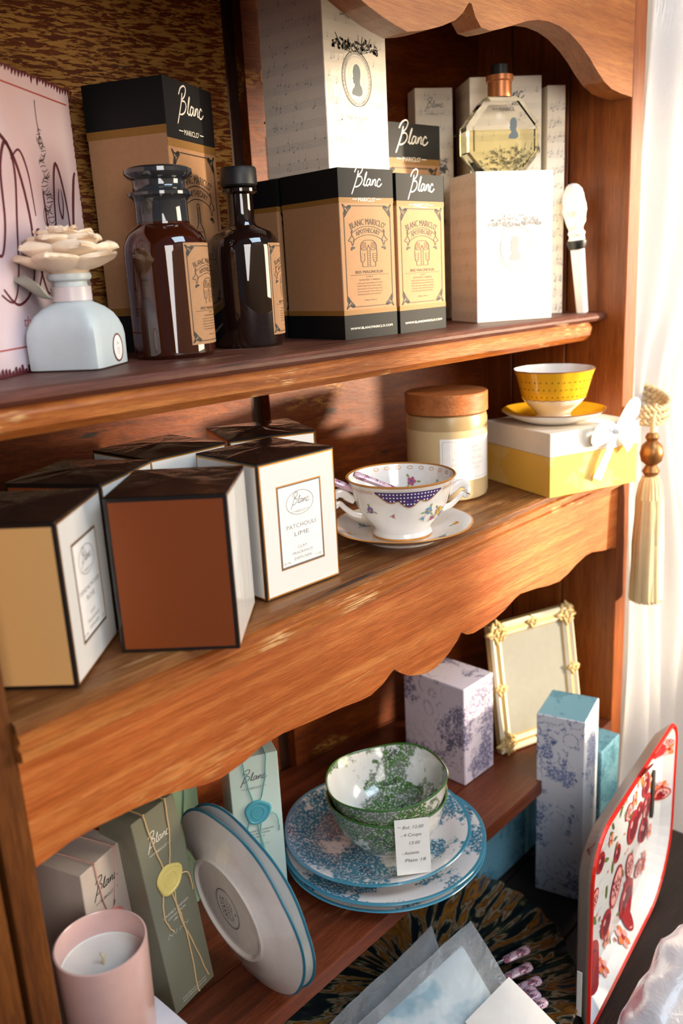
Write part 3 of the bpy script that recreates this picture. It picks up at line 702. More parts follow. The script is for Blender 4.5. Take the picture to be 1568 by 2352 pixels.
li = [(-.028, .0035), (.028, .0035), (.0500, .029), (.0500, .0565), (-.0500, .0565), (-.0500, .029)]
bm = new_bm(); n = len(li)
lay = [[bm.verts.new((x, y, z)) for x, z in li] for y in (-.0145, .0145)]
bm.faces.new(lay[0]); bm.faces.new(lay[1][::-1])
for i in range(n): bm.faces.new((lay[0][(i + 1) % n], lay[0][i], lay[1][i], lay[1][(i + 1) % n]))
bmesh.ops.recalc_face_normals(bm, faces=bm.faces); put('scent_liquid', bm, M_liquid, ob)
bm = new_bm(); lathe(bm, [(0, .0992), (.0165, .0992), (.0165, .119), (.0188, .1205), (.0188, .127), (.0, .127)], 40); put('copper_neck', bm, plain('copper', '#c07a4c', .35, Metallic=.5), ob, True)
bm = new_bm(); lathe(bm, [(0, .1272), (.0115, .1272), (.0115, .1405), (.0105, .1415), (0, .1415)], 40); put('bottle_cap', bm, M_blackrub, ob, True)
bm = new_bm(); p = Print(); silhouette(p, .012, .058, .026, 0); p.apply(bm, facemap((0, -.0202, 0), (1, 0, 0), (0, 0, 1))); put('cameo_print', bm, M_slate, gob)
# ---- white baton with carved head
st = empty('carved_head_baton', (1.258, .655, U))
tag(st, 'white baton with carved figure head and black collar, leaning beside the white boxes', 'baton')
dv = (Vector((1.238, .664, 1.698)) - Vector((1.258, .655, 1.520))).normalized()
st.rotation_mode = 'QUATERNION'; st.rotation_quaternion = dv.to_track_quat('Z', 'Y')
bm = new_bm(); lathe(bm, [(0, 0), (.0085, .0), (.0088, .002), (.0105, .095), (0, .095)], 28); put('baton_shaft', bm, M_white, st, True)
bm = new_bm(); lathe(bm, [(0, .095), (.0125, .095), (.0150, .103), (.0150, .107), (.0120, .108), (0, .108)], 28); put('collar_ring', bm, M_black_ring, st, True)
def facewob(t, r, z):
    # profile of a bearded face turned to the right of the picture
    a = math.cos(t + R(47)); k = 0
    for zc, am, wdt in ((.150, .0065, .004), (.135, .004, .004), (.128, .0045, .003), (.170, .003, .008), (.119, .003, .004)):
        k += am * math.exp(-((z - zc) / wdt) ** 2)
    b = max(0, -a) ** 2 * .006 * math.exp(-((z - .158) / .018) ** 2)
    return r + k * max(0, a) ** 3 + b + .0009 * math.sin(5 * t + z * 300), z
bm = new_bm(); lathe(bm, [(0, .108), (.0125, .108), (.011, .113), (.0125, .118), (.010, .123), (.012, .128), (.0145, .134), (.0155, .142), (.0175, .150), (.0165, .158), (.0160, .166), (.0145, .173), (.0125, .180), (.009, .185), (.005, .188), (0, .189)], 40, 0, facewob); put('carved_head', bm, M_white, st, True)
# ================================================================== middle shelf
Mz = 1.2822
def clay_box(label, P0, ang, wd, d, h, front='white', side='white', name1=None, name2=None, fcol=None, scol=None):
    mats = [M_clay_edge, M_clay_top, M_clay_white, M_gold, M_label_w, M_inkg, M_clay_tan, M_clay_brown, M_inkl, M_ink]
    slot = {'white': 2, 'tan': 6, 'brown': 7}
    def face(wd, kind, title=None, dark=5):
        p = Print()
        if kind == 'white':
            p.rect(-wd / 2 + .0018, .0018, wd / 2 - .0018, h - .0022, 3, 1); p.rect(-wd / 2 + .0032, .0034, wd / 2 - .0032, h - .0036, 2, 1.5)
        else: p.rect(-wd / 2 + .0036, .0036, wd / 2 - .0036, h - .0042, slot[kind], 1)
        if title:
            x0, x1, y0, y1 = -.029, .029, h * .20, h * .80
            p.rect(x0 - .0014, y0 - .0014, x1 + .0014, y1 + .0014, 3, 1.7); p.rect(x0, y0, x1, y1, 4, 1.85)
            p.rect(x0 - .0002, y0 - .0002, x0 + .0009, y1, dark, 3); p.rect(x0, y0 - .0002, x1 + .0002, y0 + .0014, dark, 3); p.rect(x1 - .0008, y0, x1 + .0002, y1, dark, 3); p.rect(x0, y1 - .0009, x1, y1 + .0002, dark, 3)
            cy = y1 - .020; p.ring(0, cy, .0185, .0125, .0005, dark, 3); p.brand(0, cy + .002, .026, dark)
            a, b = title; yy = cy - .026
            if len(a) > 9: p.text(a, 0, yy, .0056, dark, width=.050)
            else: p.text(a, 0, yy, .0062, dark, width=.040)
            p.text(b, 0, yy - .0085, .0062, dark, width=.005 * len(b))
            for q, (s, wq) in enumerate((('CLAY', .013), ('FRAGRANCE', .028), ('DIFFUSER', .024))): p.text(s, 0, yy - .022 - q * .0060, .0042, dark, width=wq)
            p.text('30 ML', x0 + .0075, y0 + .0035, .0034, dark, width=.0095); p.text('1 OZ', x1 - .0068, y0 + .0035, .0034, dark, width=.0075)
        return p
    rt, mp = carton('clay_diffuser_box', label, 'box', P0, ang, wd, d, h, Mz, mats, {'front': face(wd, front, name1), 'left': face(d, fcol or 'white'), 'right': face(d, side, name2, 9)}, {'top': 1}, group='dark-lidded diffuser boxes')
    # folded cellophane star on the lid
    bm = new_bm(); c = bm.verts.new((random.uniform(-.004, .004), random.uniform(-.004, .004), h + .0032)); ring = []; mid = []
    for i in range(16):
        t = i / 16 * 4; s = int(t); f = t - s
        pts = [(-1, -1), (1, -1), (1, 1), (-1, 1)]; a, b = pts[s], pts[(s + 1) % 4]
        x = (a[0] + (b[0] - a[0]) * f) * wd / 2; y = (a[1] + (b[1] - a[1]) * f) * d / 2
        ring.append(bm.verts.new((x, y, h + .0003))); k = random.uniform(.35, .6)
        mid.append(bm.verts.new((x * k, y * k, h + random.uniform(.0009, .0028))))
    for i in range(16):
        j = (i + 1) % 16; bm.faces.new((c, mid[i], mid[j])); bm.faces.new((mid[i], ring[i], ring[j], mid[j]))
    put('film_fold', bm, [M_clay_top], rt)
    return rt
clay_box('white and gold patchouli lime box with dark lid', (.5415, .621), -2.7, .104, .101, .1425, 'white', 'white', ('PATCHOULI', 'LIME'))
clay_box('diffuser box with plain brown face and dark edges, front centre', (.381, .638), -49, .106, .108, .143, 'brown', 'white', None, None)
clay_box('tan-faced box with white sandalwood rose label, at the left', (.2575, .6815), -49.9, .096, .109, .1425, 'tan', 'white', None, ('SANDALWOOD', 'ROSE'))
clay_box('dark-lidded box right behind the tan sandalwood rose box', (.362, .775), -61.4, .100, .104, .143, 'brown', 'white')
clay_box('dark-lidded box in the back row, directly behind the brown-faced box', (.500, .739), .7, .104, .104, .143, 'white', 'white')
clay_box('dark-lidded box peeping out behind the patchouli lime box', (.6105, .745), -25, .105, .100, .143, 'white', 'white')
# ---- two-handled cup on saucer
def floral(p, f, pts, mats): pass
def flowers(p, spots):
    for x, y, s, cols in spots:
        for q in range(5):
            a = q * 1.256 + x * 90; p.disc(x + s * .55 * math.cos(a), y + s * .55 * math.sin(a), s * .42, s * .36, cols[0], 2, 10, a)
        p.disc(x, y, s * .3, s * .3, cols[1], 3, 8)
        for q in range(3):
            a = q * 2.1 + x * 50; p.stroke([(x, y), (x + s * 1.6 * math.cos(a), y + s * 1.3 * math.sin(a))], s * .12, 3, 0, 1)
            p.disc(x + s * 1.6 * math.cos(a), y + s * 1.3 * math.sin(a), s * .4, s * .2, 3, 1.5, 8, a)
FM = [M_porc, plain('rose_pink_enamel', '#b85a78', .3), plain('violet_enamel', '#6a5aa0', .3), plain('leaf_green_enamel', '#8aa04a', .3), plain('yellow_enamel', '#e0a83c', .3), plain('sky_blue_enamel', '#6a94b8', .3), M_goldrim, plain('lattice_violet', '#4d3a74', .35)]
sa = empty('floral_saucer', (.790, .645, Mz)); tag(sa, 'white scalloped saucer with small painted flowers, under the two-handled cup', 'saucer')
bm = new_bm(); sw = lambda t, r, z: (r * (1 + .018 * abs(math.cos(4 * t)) * max(0, r - .05) / .035), z)
prof = [(0, .003), (.040, .003), (.042, 0), (.045, 0), (.047, .004), (.066, .010), (.083, .0185), (.0855, .0195), (.0845, .0205), (.083, .0203), (.066, .0125), (.048, .0065), (.040, .005), (0, .005)]
mis = [0] * 6 + [6, 6, 6] + [0] * 4; lathe(bm, prof, 96, 0, sw, mis=mis)
p = Print(); C5 = [(1, 4), (2, 4), (5, 4), (4, 1)]
flowers(p, [((.056 + .012 * (q % 2)) * math.cos(q * .75 + .3), (.056 + .012 * (q % 2)) * math.sin(q * .75 + .3), .0055, C5[q % 4]) for q in range(9)])
p.apply(bm, lambda a, b, o: Vector((a, b, .0068 + max(0, (a * a + b * b) ** .5 - .048) * .31 + o)), .0002)
put('saucer_body', bm, FM, sa, True)
cu = empty('floral_soup_cup', (.790, .645, Mz + .0053)); tag(cu, 'white two-handled porcelain cup with violet lattice rim and painted flowers', 'cup')
cprof = [(0, .006), (.030, .006), (.033, 0), (.036, 0), (.0365, .003), (.034, .008), (.036, .0135), (.047, .026), (.0555, .041), (.0600, .057), (.0650, .0715), (.0668, .0735), (.0655, .0745), (.0632, .0730), (.0580, .057), (.0535, .042), (.045, .028), (.034, .0165), (.02, .0125), (0, .012)]
bm = new_bm(); lathe(bm, cprof, 96, 0, mis=[0] * 2 + [0, 6] + [0] * 6 + [6, 6, 6] + [0] * 6)
def cr(z):
    pr = [(.0365, .0135), (.0475, .026), (.0558, .041), (.0603, .057), (.0653, .0715)]
    for (r0, z0), (r1, z1) in zip(pr, pr[1:]):
        if z <= z1: return r0 + (r1 - r0) * (z - z0) / (z1 - z0)
    return .0653
cm = lambda a0: (lambda a, b, o: Vector(((cr(b) + .0003 + o) * math.cos(a0 + a / .058), (cr(b) + .0003 + o) * math.sin(a0 + a / .058), b)))
for a0 in (R(-132), R(-12), R(108)):
    p = Print(); pts = []
    W_ = .038
    prof_l = lambda x: .066 - .018 * (max(0, math.cos(x / W_ * math.pi / 2)) ** .8) * (.55 + .45 * abs(math.cos(x / W_ * math.pi * 1.5)))
    for q in range(20):
        x0 = -W_ + q * 2 * W_ / 20; x1 = x0 + 2 * W_ / 20
        p.poly([(x0, prof_l(x0)), (x1, prof_l(x1)), (x1, .067), (x0, .067)], 7, 1)
        for r_ in range(4):
            zz_ = .0645 - r_ * .0042
            if zz_ > prof_l((x0 + x1) / 2) + .001: p.disc((x0 + x1) / 2, zz_, .0011, .0011, 0, 2, 6)
        p.stroke([(x0, prof_l(x0)), ((x0 + x1) / 2, prof_l((x0 + x1) / 2) - .001), (x1, prof_l(x1))], .0009, 6, 2, 2)
    for q in range(8): p.ring(.043 + q * .005, .0655, .0022, .0016, .0005, 6, 2, 10)
    p.apply(bm, cm(a0), .0002)
p = Print(); flowers(p, [(.026, .040, .0055, (5, 4)), (.046, .036, .0065, (4, 3)), (.037, .028, .004, (1, 2)), (.020, .030, .003, (5, 5)), (-.05, .042, .005, (2, 4)), (-.02, .036, .0025, (1, 4)), (.08, .045, .005, (2, 1)), (.055, .03, .004, (2, 4))])
p.apply(bm, cm(R(-132)), .0002)
# flowers inside the bowl
p = Print(); flowers(p, [(.0, .052, .006, (1, 2)), (.04, .05, .005, (2, 4)), (-.04, .05, .004, (5, 4))])
p.apply(bm, lambda a, b, o: Vector(((cr(b) - .0030 - o) * math.cos(R(25) - a / .055), (cr(b) - .0030 - o) * math.sin(R(25) - a / .055), b)), .0002)
for q in range(26): 
    p = Print(); p.ring(0, .0685, .0030, .0018, .0006, 6, 2, 10)
    p.apply(bm, (lambda q: (lambda a, b, o: Vector(((cr(b) - .0024 - o) * math.cos(q * .2417 - a / .055), (cr(b) - .0024 - o) * math.sin(q * .2417 - a / .055), b))))(q), .0002)
put('cup_body', bm, FM, cu, True)
for sgn, aa in ((1, R(-40)), (-1, R(140))):
    bm = new_bm(); e = Vector((math.cos(aa), math.sin(aa), 0))
    pts = [e * a + Vector((0, 0, b)) for a, b in ((.0500, .027), (.060, .030), (.069, .037), (.076, .044), (.081, .041), (.083, .048), (.079, .056), (.071, .056), (.065, .051), (.0575, .046))]
    pts = catmull(pts, 5); tube(bm, pts, [.0030 - .0008 * math.sin(i / len(pts) * 6.28) for i in range(len(pts))], 8, 0, flat=1.5)
    tube(bm, [q + e * .0005 + Vector((0, 0, .0030)) for q in pts[10:]], .0008, 6, 1); put('cup_handle', bm, [M_porc, M_goldrim], cu, True)
def handled_spoon(name, label, a, b, r, mat, cat='cutlery', group=None):
    a, b = Vector(a), Vector(b); rt = empty(name, a); d = (b - a); L = d.length
    rt.rotation_mode = 'QUATERNION'; rt.rotation_quaternion = d.normalized().to_track_quat('Z', 'Y')
    bm = new_bm(); lathe(bm, [(0, 0), (r * .7, .001), (r, .005), (r * .92, L * .3), (r * .8, L * .62), (r * .55, L * .66), (0, L * .66)], 20, 0, lambda t, rr, z: (rr * (1 - .35 * abs(math.sin(t))), z)); put('spoon_handle', bm, mat, rt, True)
    bm = new_bm(); tube(bm, [(0, 0, L * .64), (0, 0, L * .8), (0, .0, L)], [r * .3, r * .35, r * .8], 10, 0, flat=.4); put('spoon_blade', bm, M_steelm, rt, True)
    tag(rt, label, cat, group); return rt
M_steelm = plain('polished_steel', '#b9b9bb', .2, Metallic=1.0)
handled_spoon('butter_knife', 'pink patterned butter knife with black edge, across the cup rim', (.714, .700, 1.366), (.800, .648, 1.315), .0072, M_flower)
handled_spoon('butter_knife', 'shorter patterned butter knife lying inside the cup', (.742, .678, 1.368), (.812, .622, 1.325), .0068, M_flower)
# ---- frosted candle jar with wooden lid
jr = empty('frosted_candle_jar', (.994, .724, Mz)); tag(jr, 'frosted cream candle jar with wooden lid and white label', 'candle')
bm = new_bm(); lathe(bm, [(0, 0), (.051, 0), (.0555, .003), (.0572, .009), (.0572, .100), (.0572, .112), (.0555, .119), (.0510, .121), (0, .121)], 80, mis=[0, 0, 0, 0, 1, 1, 1, 1]); gj = put('glass_jar', bm, [M_frost, plain('empty_frosted_glass', '#c6a878', .3, Transmission_Weight=.3)], jr, True)
bm = new_bm(); lathe(bm, [(0, .1213), (.0565, .1213), (.0582, .1225), (.0582, .1480), (.0570, .1493), (0, .1495)], 80); put('wooden_lid', bm, W_lid, jr, True)
bm = new_bm(); p = Print(); p.rect(-.042, .030, .042, .090, 0, 1, 24)
for k in (.0385,): p.rect(-k, .0335, k, .0339, 1, 2, 20); p.rect(-k, .0861, k, .0865, 1, 2, 20); p.rect(-k, .0335, -k + .0004, .0865, 1, 2); p.rect(k - .0004, .0335, k, .0865, 1, 2)
for q, (z, wq) in enumerate(((.076, .03), (.070, .045), (.060, .05), (.052, .055), (.046, .04))): scribble(p, -wq / 2, wq / 2, z, .0035, 1, .0003)
p.apply(bm, cylmap(.0575, R(-112), 0), .0002); put('paper_label', bm, [M_label_w, M_inkl], gj)
# ---- yellow gift box
yb = empty('yellow_gift_box', (1.142, .6265, Mz), (0, 0, R(-21.7))); tag(yb, 'pale yellow gift box with white lid and ribbon bow, carrying the yellow tea bowl', 'box')
bm = new_bm(); abox(bm, -.0785, .0785, -.075, .075, 0, .062, 0, .0008, 1); put('box_body', bm, M_yfab, yb)
bm = new_bm(); abox(bm, -.0800, .0800, -.0765, .0765, .0575, .091, 0, .0010, 1); put('box_lid', bm, plain('pale_lid_card', '#efe3d0', .55), yb)
M_sat = plain('white_satin', '#eef0f4', .3, Sheen_Weight=.3)
bm = new_bm()
abox(bm, .018, .040, -.0772, -.0766, .0573, .0915); abox(bm, .018, .040, -.0772, .0772, .0911, .0917); rband = put('ribbon_band', bm, M_sat, yb)
def ribbon(bm, pts, wdt, th=.0006, nrm=(0, -1, 0)):
    P = catmull(pts, 6); n = Vector(nrm); ring = []
    for i, q in enumerate(P):
        d = (P[min(i + 1, len(P) - 1)] - P[max(i - 1, 0)]).normalized(); s = d.cross(n).normalized(); wv = wdt[0] + (wdt[1] - wdt[0]) * i / (len(P) - 1)
        o = n * th; ring.append([bm.verts.new(q + s * wv / 2 + o), bm.verts.new(q - s * wv / 2 + o), bm.verts.new(q - s * wv / 2 - o), bm.verts.new(q + s * wv / 2 - o)])
    for a, b in zip(ring, ring[1:]):
        for k in range(4): bm.faces.new((a[k], a[(k + 1) % 4], b[(k + 1) % 4], b[k]))
    bm.faces.new(ring[0][::-1]); bm.faces.new(ring[-1])
bm = new_bm(); kx, kz = .034, .083
ribbon(bm, [(kx, -.080, kz), (kx + .006, -.083, kz + .014), (kx + .018, -.086, kz + .033), (kx + .030, -.084, kz + .036), (kx + .030, -.081, kz + .022), (kx + .004, -.080, kz + .002)], (.008, .020))
ribbon(bm, [(kx, -.080, kz), (kx - .018, -.084, kz + .010), (kx - .038, -.087, kz + .006), (kx - .040, -.083, kz - .010), (kx - .018, -.081, kz - .006), (kx, -.080, kz - .001)], (.010, .020))
ribbon(bm, [(kx, -.080, kz), (kx - .012, -.083, kz - .022), (kx - .024, -.083, kz - .044), (kx - .034, -.081, kz - .066)], (.008, .016))
ribbon(bm, [(kx, -.080, kz), (kx + .014, -.083, kz - .018), (kx + .024, -.082, kz - .030)], (.008, .014))
bmesh.ops.create_icosphere(bm, subdivisions=2, radius=.0062, matrix=Matrix.Translation((kx, -.0815, kz))); put('ribbon_bow', bm, M_sat, rband, True)
# ---- yellow tea bowl and saucer
M_yglaze = plain('yellow_glaze', '#f2b828', .15, Coat_Weight=.7); M_brownrim = plain('brown_rim_line', '#9a6a4a', .3)
YM = [M_porc, M_yglaze, M_brownrim, plain('dark_dot', '#7a6a20', .4)]
ys = empty('yellow_saucer', (1.128, .630, Mz + .0920)); tag(ys, 'white saucer with yellow inside and dark dots, on the yellow gift box', 'saucer')
bm = new_bm(); lathe(bm, [(0, .002), (.036, .002), (.038, 0), (.042, .001), (.060, .008), (.0745, .017), (.0750, .018), (.0735, .0185), (.058, .0105), (.040, .0045), (0, .0042)], 80, 0, lambda t, r, z: (r * (1 + .01 * math.cos(8 * t) * (r > .06)), z), mis=[0, 0, 0, 0, 0, 2, 2, 1, 1, 1])
p = Print()
for q in range(22): a = q * .2856; rr = .050 + .012 * (q % 2); p.disc(rr * math.cos(a), rr * math.sin(a), .0009, .0009, 3, 2, 8)
p.apply(bm, lambda a, b, o: Vector((a, b, .0045 + ((a * a + b * b) ** .5 - .040) * .40 + o + .0006)), .0003); put('saucer_body', bm, YM, ys, True)
yc = empty('yellow_tea_bowl', (1.128, .630, Mz + .0965)); tag(yc, 'yellow dotted tea bowl with white foot, standing on the dotted saucer', 'cup')
bw = lambda t, r, z: (r * (1 + .022 * abs(math.cos(5 * t)) * min(1, max(0, (z - .02) / .03))), z)
bprof = [(0, .004), (.021, .004), (.024, 0), (.0265, 0), (.0245, .006), (.0275, .012), (.038, .021), (.0455, .031), (.0490, .045), (.0530, .061), (.0565, .0705), (.0570, .0720), (.0555, .0722), (.0515, .061), (.0475, .046), (.044, .033), (.035, .022), (.02, .012), (0, .010)]
bm = new_bm(); lathe(bm, bprof, 90, 0, bw, mis=[0] * 7 + [1, 1, 1, 2, 2] + [0] * 6)
def yr(z):
    for (r0, z0), (r1, z1) in zip(bprof[6:11], bprof[7:12]):
        if z <= z1: return r0 + (r1 - r0) * (z - z0) / max(1e-6, z1 - z0)
    return .0565
p = Print()
for q in range(40):
    for r_ in range(3): p.disc(-.16 + q * .008 + .004 * (r_ % 2), .036 + r_ * .0105, .0011, .0011, 3, 2, 8)
for q in range(20): p.stroke([(-.16 + q * .016, .0315), (-.152 + q * .016, .0300), (-.144 + q * .016, .0315)], .0008, 2, 3)
p.apply(bm, lambda a, b, o: Vector((lambda t: ((yr(b) * (1 + .022 * abs(math.cos(5 * t)) * min(1, max(0, (b - .02) / .03))) + .0004 + o) * math.cos(t), (yr(b) * (1 + .022 * abs(math.cos(5 * t)) * min(1, max(0, (b - .02) / .03))) + .0004 + o) * math.sin(t), b))(a / .051)), .0001)
put('bowl_body', bm, YM, yc, True)
# ================================================================== bottom shelf
Bz = .8252
def seal_box(label, P0, ang, wd, d, h, base, string, seal, ink, lean=None, zs=.63, rs_=.017, extra=True, film_c=.5, rise=0, lines=True):
    mb = film('diffuser_card_' + base.strip('#'), base, .45, .03, film_c, .15)
    p = Print(); p.brand(-.002, h * .86, wd * .55, 1)
    if lines:
        for q, (s, wq) in enumerate((('DIFFUSORE DI FRAGRANZA', .62), ('CON BASTONCINI', .42), ('100 ml', .2))): p.text(s, 0, h * (.48 - .022 * q), .0036, 1, width=wd * wq)
        for k in range(3): scribble(p, -wd * .3, wd * .3, h * .375, h * .02, 1, .0004) if k == 0 else None
        for q in range(2): p.text('www.blancmariclo.com', 0, h * (.035 - .015 * q) + .002, .0028, 1, width=wd * .6)
    rt, _ = carton('diffuser_box', label, 'box', P0, ang, wd, d, h, Bz + rise, [mb, ink], {'front': p}, lean=lean, group=None)
    y = -d / 2 - .0011; zc = h * zs
    bm = new_bm()
    def st(pts): 
        P = catmull(pts, 5); P = [q + Vector((.0003 * math.sin(i * 1.7), 0, .0003 * math.cos(i * 2.1))) for i, q in enumerate(P)]; tube(bm, P, .0009, 6)
    for sx, xt in ((-1, -.014), (1, .016)):
        st([(xt - .002, d / 2 - .002, h + .0011), (xt, 0, h + .0011), (xt, -d / 2 + .001, h + .0012), (xt, y, h - .001), (xt * .75 + .0005, y, h - (h - zc) * .45), (sx * .004, y, zc + rs_ * .8)])
    if extra:
        st([(-.002, y, zc - rs_ * .85), (.004, y, zc - .05), (.006, y, h * .25), (.004, y, .012), (.005, y, .002)]); st([(.003, y, zc - rs_ * .85), (.002, y, zc - .05), (.012, y, h * .25), (.020, y, .018), (.022, y, .010)])
        st([(-rs_ * .7, y, zc - rs_ * .6), (-.017, y, zc - .036), (-.013, y, zc - .055), (-.009, y, zc - .062)]); st([(rs_ * .8, y, zc - .004), (rs_ + .006, y - .002, zc - .008), (rs_ + .009, y - .001, zc - .022), (rs_ + .0095, y, zc - .034)])
    strg = put('string', bm, string, rt, True)
    bm = new_bm(); wb = lambda t, r, z: (r * (1 + .05 * math.sin(3 * t + 1) + .025 * math.sin(5 * t)), z)
    lathe(bm, [(0, 0), (rs_, 0), (rs_ * 1.03, .0012), (rs_ * .98, .0026), (rs_ * .85, .0030), (rs_ * .80, .0022), (rs_ * .5, .0021), (0, .0023)], 40, 0, wb)
    tube(bm, [(rs_ * .5 * math.cos(a), rs_ * .5 * math.sin(a), .0022) for a in [i * math.pi / 10 for i in range(20)]], .0005, 6, closed=True)
    put('wax_seal', bm, seal, strg, True, loc=(.000, -d / 2 - .0005, zc), rot=(R(90), 0, 0))
    return rt
seal_box('grey green box tied with twine and yellow wax seal', (.4145, .679), 7, .060, .058, .245, '#7f7f6c', M_twine, M_sealY, M_white_ink, lean=(-3.2, -3.9), zs=.645, rise=.0035)
seal_box('pale box with pink string and coral wax seal', (.341, .702), 16.9, .066, .066, .215, '#cdbfb4', M_pinkstring, M_sealP, M_ink, zs=.63, rs_=.016, lines=False, extra=False)
seal_box('mint white box with turquoise string and wax seal', (.578, .760), -27.5, .063, .062, .204, '#c3d8d2', M_tealstring, M_sealT, M_inkg, zs=.62, rs_=.0165)
seal_box('light green box mostly hidden between grey and mint boxes', (.497, .815), -12, .063, .060, .215, '#a9c9a4', M_tealstring, M_sealT, M_inkg, zs=.4, lines=False, extra=False)
# candle and its box
cb = empty('white_gift_box', (.331, .6245, Bz)); tag(cb, 'small white box under the pink candle, in the lower left corner', 'box')
bm = new_bm(); abox(bm, -.046, .046, -.030, .030, 0, .0745, 0, .0008, 1); put('box_body', bm, plain('white_box_card', '#cfcfdc', .5), cb)
cn = empty('pink_candle', (.317, .633, Bz + .0750)); tag(cn, 'pink frosted glass candle with pale wax and single wick, lower left', 'candle')
bm = new_bm(); lathe(bm, [(0, 0), (.037, 0), (.0400, .004), (.0422, .117), (.0420, .1195), (.0405, .1200), (.0394, .1185), (.0380, .006), (0, .006)], 72); put('candle_glass', bm, M_pinkglass, cn, True)
bm = new_bm(); lathe(bm, [(0, .006), (.0378, .0065), (.0388, .096), (.0380, .0945), (.02, .0938), (0, .0936)], 60); put('wax', bm, M_wax, cn, True)
bm = new_bm(); tube(bm, catmull([(0, 0, .093), (.001, 0, .100), (-.001, .001, .106)], 4), .0013, 8); put('wick', bm, M_wick, cn, True)
# plates
def plate_bm(Rp, h, foot, lobes=6, amp=.012):
    bm = new_bm(); wb = lambda t, r, z: (r * (1 + amp * (abs(math.cos(lobes / 2 * t)) - .6) * max(0, (r / Rp - .75) * 4)), z + .0006 * math.cos(lobes * t) * (r > .9 * Rp))
    pr = [(0, .0030), (foot - .005, .0028), (foot - .002, 0), (foot + .001, 0), (foot + .004, .0032), (.76 * Rp, .0075), (.80 * Rp, .0095), (.975 * Rp, h - .0014), (.992 * Rp, h - .0004), (Rp, h), (.992 * Rp, h + .0012), (.962 * Rp, h + .0006), (.80 * Rp, .0130), (.74 * Rp, .0082), (.55 * Rp, .0058), (0, .0055)]
    lathe(bm, pr, 120, 0, wb, mis=[0] * 7 + [1, 1, 1, 1] + [2] * 4); return bm
PM = [M_porc, M_bluerim, M_toileB]
def plate(label, loc, Rp, h, foot, rot=None, group=None, stamp=False):
    rt = empty('blue_toile_plate', loc)
    if rot: rt.rotation_mode = 'QUATERNION'; rt.rotation_quaternion = rot
    bm = plate_bm(Rp, h, foot)
    if stamp:
        p = Print(); p.ring(0, 0, .026, .0205, .0006, 3, 2); p.ring(0, 0, .0245, .019, .0003, 3, 2)
        for q in range(4): scribble(p, -.017 + abs(q - 1.5) * .002, .017 - abs(q - 1.5) * .002, .010 - q * .0062, .0036 if q != 1 else .005, 3, .0009 if q == 1 else .0005)
        p.disc(.0, -.0145, .0012, .0012, 3)
        p.apply(bm, facemap((0, 0, .0028), (0, 1, 0), (1, 0, 0)), .0002)
    put('plate_body', bm, PM + [M_ink], rt, True); tag(rt, label, 'plate', group); return rt
plate('blue toile dinner plate, lowest of the flat stack', (.770, .681, Bz), .1385, .0175, .082)
plate('blue toile dinner plate lying directly under the smaller plate', (.772, .682, Bz + .0090), .1395, .0175, .082, rot=Matrix.Rotation(R(28), 3, 'Z').to_quaternion())
plate('smaller blue toile plate on top of the stack, under the green bowls', (.768, .690, Bz + .0240), .1280, .0190, .074, rot=Matrix.Rotation(R(50), 3, 'Z').to_quaternion())
nb = Vector((math.cos(R(175)) * math.cos(R(-7)), math.sin(R(175)) * math.cos(R(-7)), math.sin(R(-7))))
q0 = (-nb).to_track_quat('Z', 'Y'); cc = Vector((.4935, .655, .9375))
plate('plate on edge with cream back and oval stamp facing out', cc + nb * .0165, .1125, .0165, .060, rot=q0, stamp=True)
plate('blue-rimmed plate on edge, nested behind the one with the oval stamp', cc + nb * .0165 - nb * .0125 + Vector((0, -.001, 0)), .1125, .0165, .060, rot=q0 @ Matrix.Rotation(R(20), 3, 'Z').to_quaternion())
# bowls
def bowl(label, loc, rot, top):
    rt = empty('green_toile_bowl', loc); rt.rotation_euler = rot
    wb = lambda t, r, z: (r * (1 + .018 * math.cos(4 * t + .5) * max(0, (z - .02) / .06)), z + .0016 * math.cos(4 * t + .5) * (z > .05))
    bm = new_bm(); lathe(bm, [(0, .003), (.034, .003), (.036, 0), (.039, 0), (.041, .005), (.058, .018), (.070, .038), (.0775, .060), (.0812, .0755), (.0822, .0775), (.0808, .0785), (.0790, .0765), (.0750, .060), (.0675, .040), (.055, .021), (.035, .009), (0, .007)], 96, 0, wb, mis=[0] * 4 + [2] * 3 + [2] + [1, 1, 1] + [2] * 5)
    put('bowl_body', bm, [M_porc, M_greenrim, M_toileG], rt, True); tag(rt, label, 'bowl'); return rt
bowl('green toile bowl, lower of the two, standing on the blue plates', (.765, .667, Bz + .0302), (0, 0, 0), False)
bowl('green toile bowl nested on top, its white inside facing up', (.766, .661, Bz + .0520), (R(-4) * -1 * -1, R(0), R(20)), True)
cd = empty('price_note', (.7015, .6005, .8690)); cd.rotation_euler = (Matrix.Rotation(math.atan2(-.028, .032), 3, 'Z') @ Matrix.Rotation(R(-7), 3, 'X')).to_euler()
tag(cd, 'small white handwritten price note standing against the green bowls', 'note')
bm = new_bm(); abox(bm, 0, .0435, 0, .0006, 0, .0735); p = Print()
p.stroke([(.004, .064), (.008, .0635)], .0005, 1, 0)
p.text('Bol. 12.00', .023, .061, .006, 1, width=.026, shear=.25); p.text('- 4 Coupe', .020, .051, .006, 1, width=.026, shear=.25); p.text('13.00', .024, .040, .006, 1, width=.013, shear=.25); p.text('- Assiette', .018, .027, .006, 1, width=.022, shear=.25); p.text('Plate 18', .024, .017, .006, 1, width=.026, shear=.25)
p.apply(bm, facemap((0, 0, 0), (1, 0, 0), (0, 0, 1))); put('note_paper', bm, [M_white, M_inkg], cd)
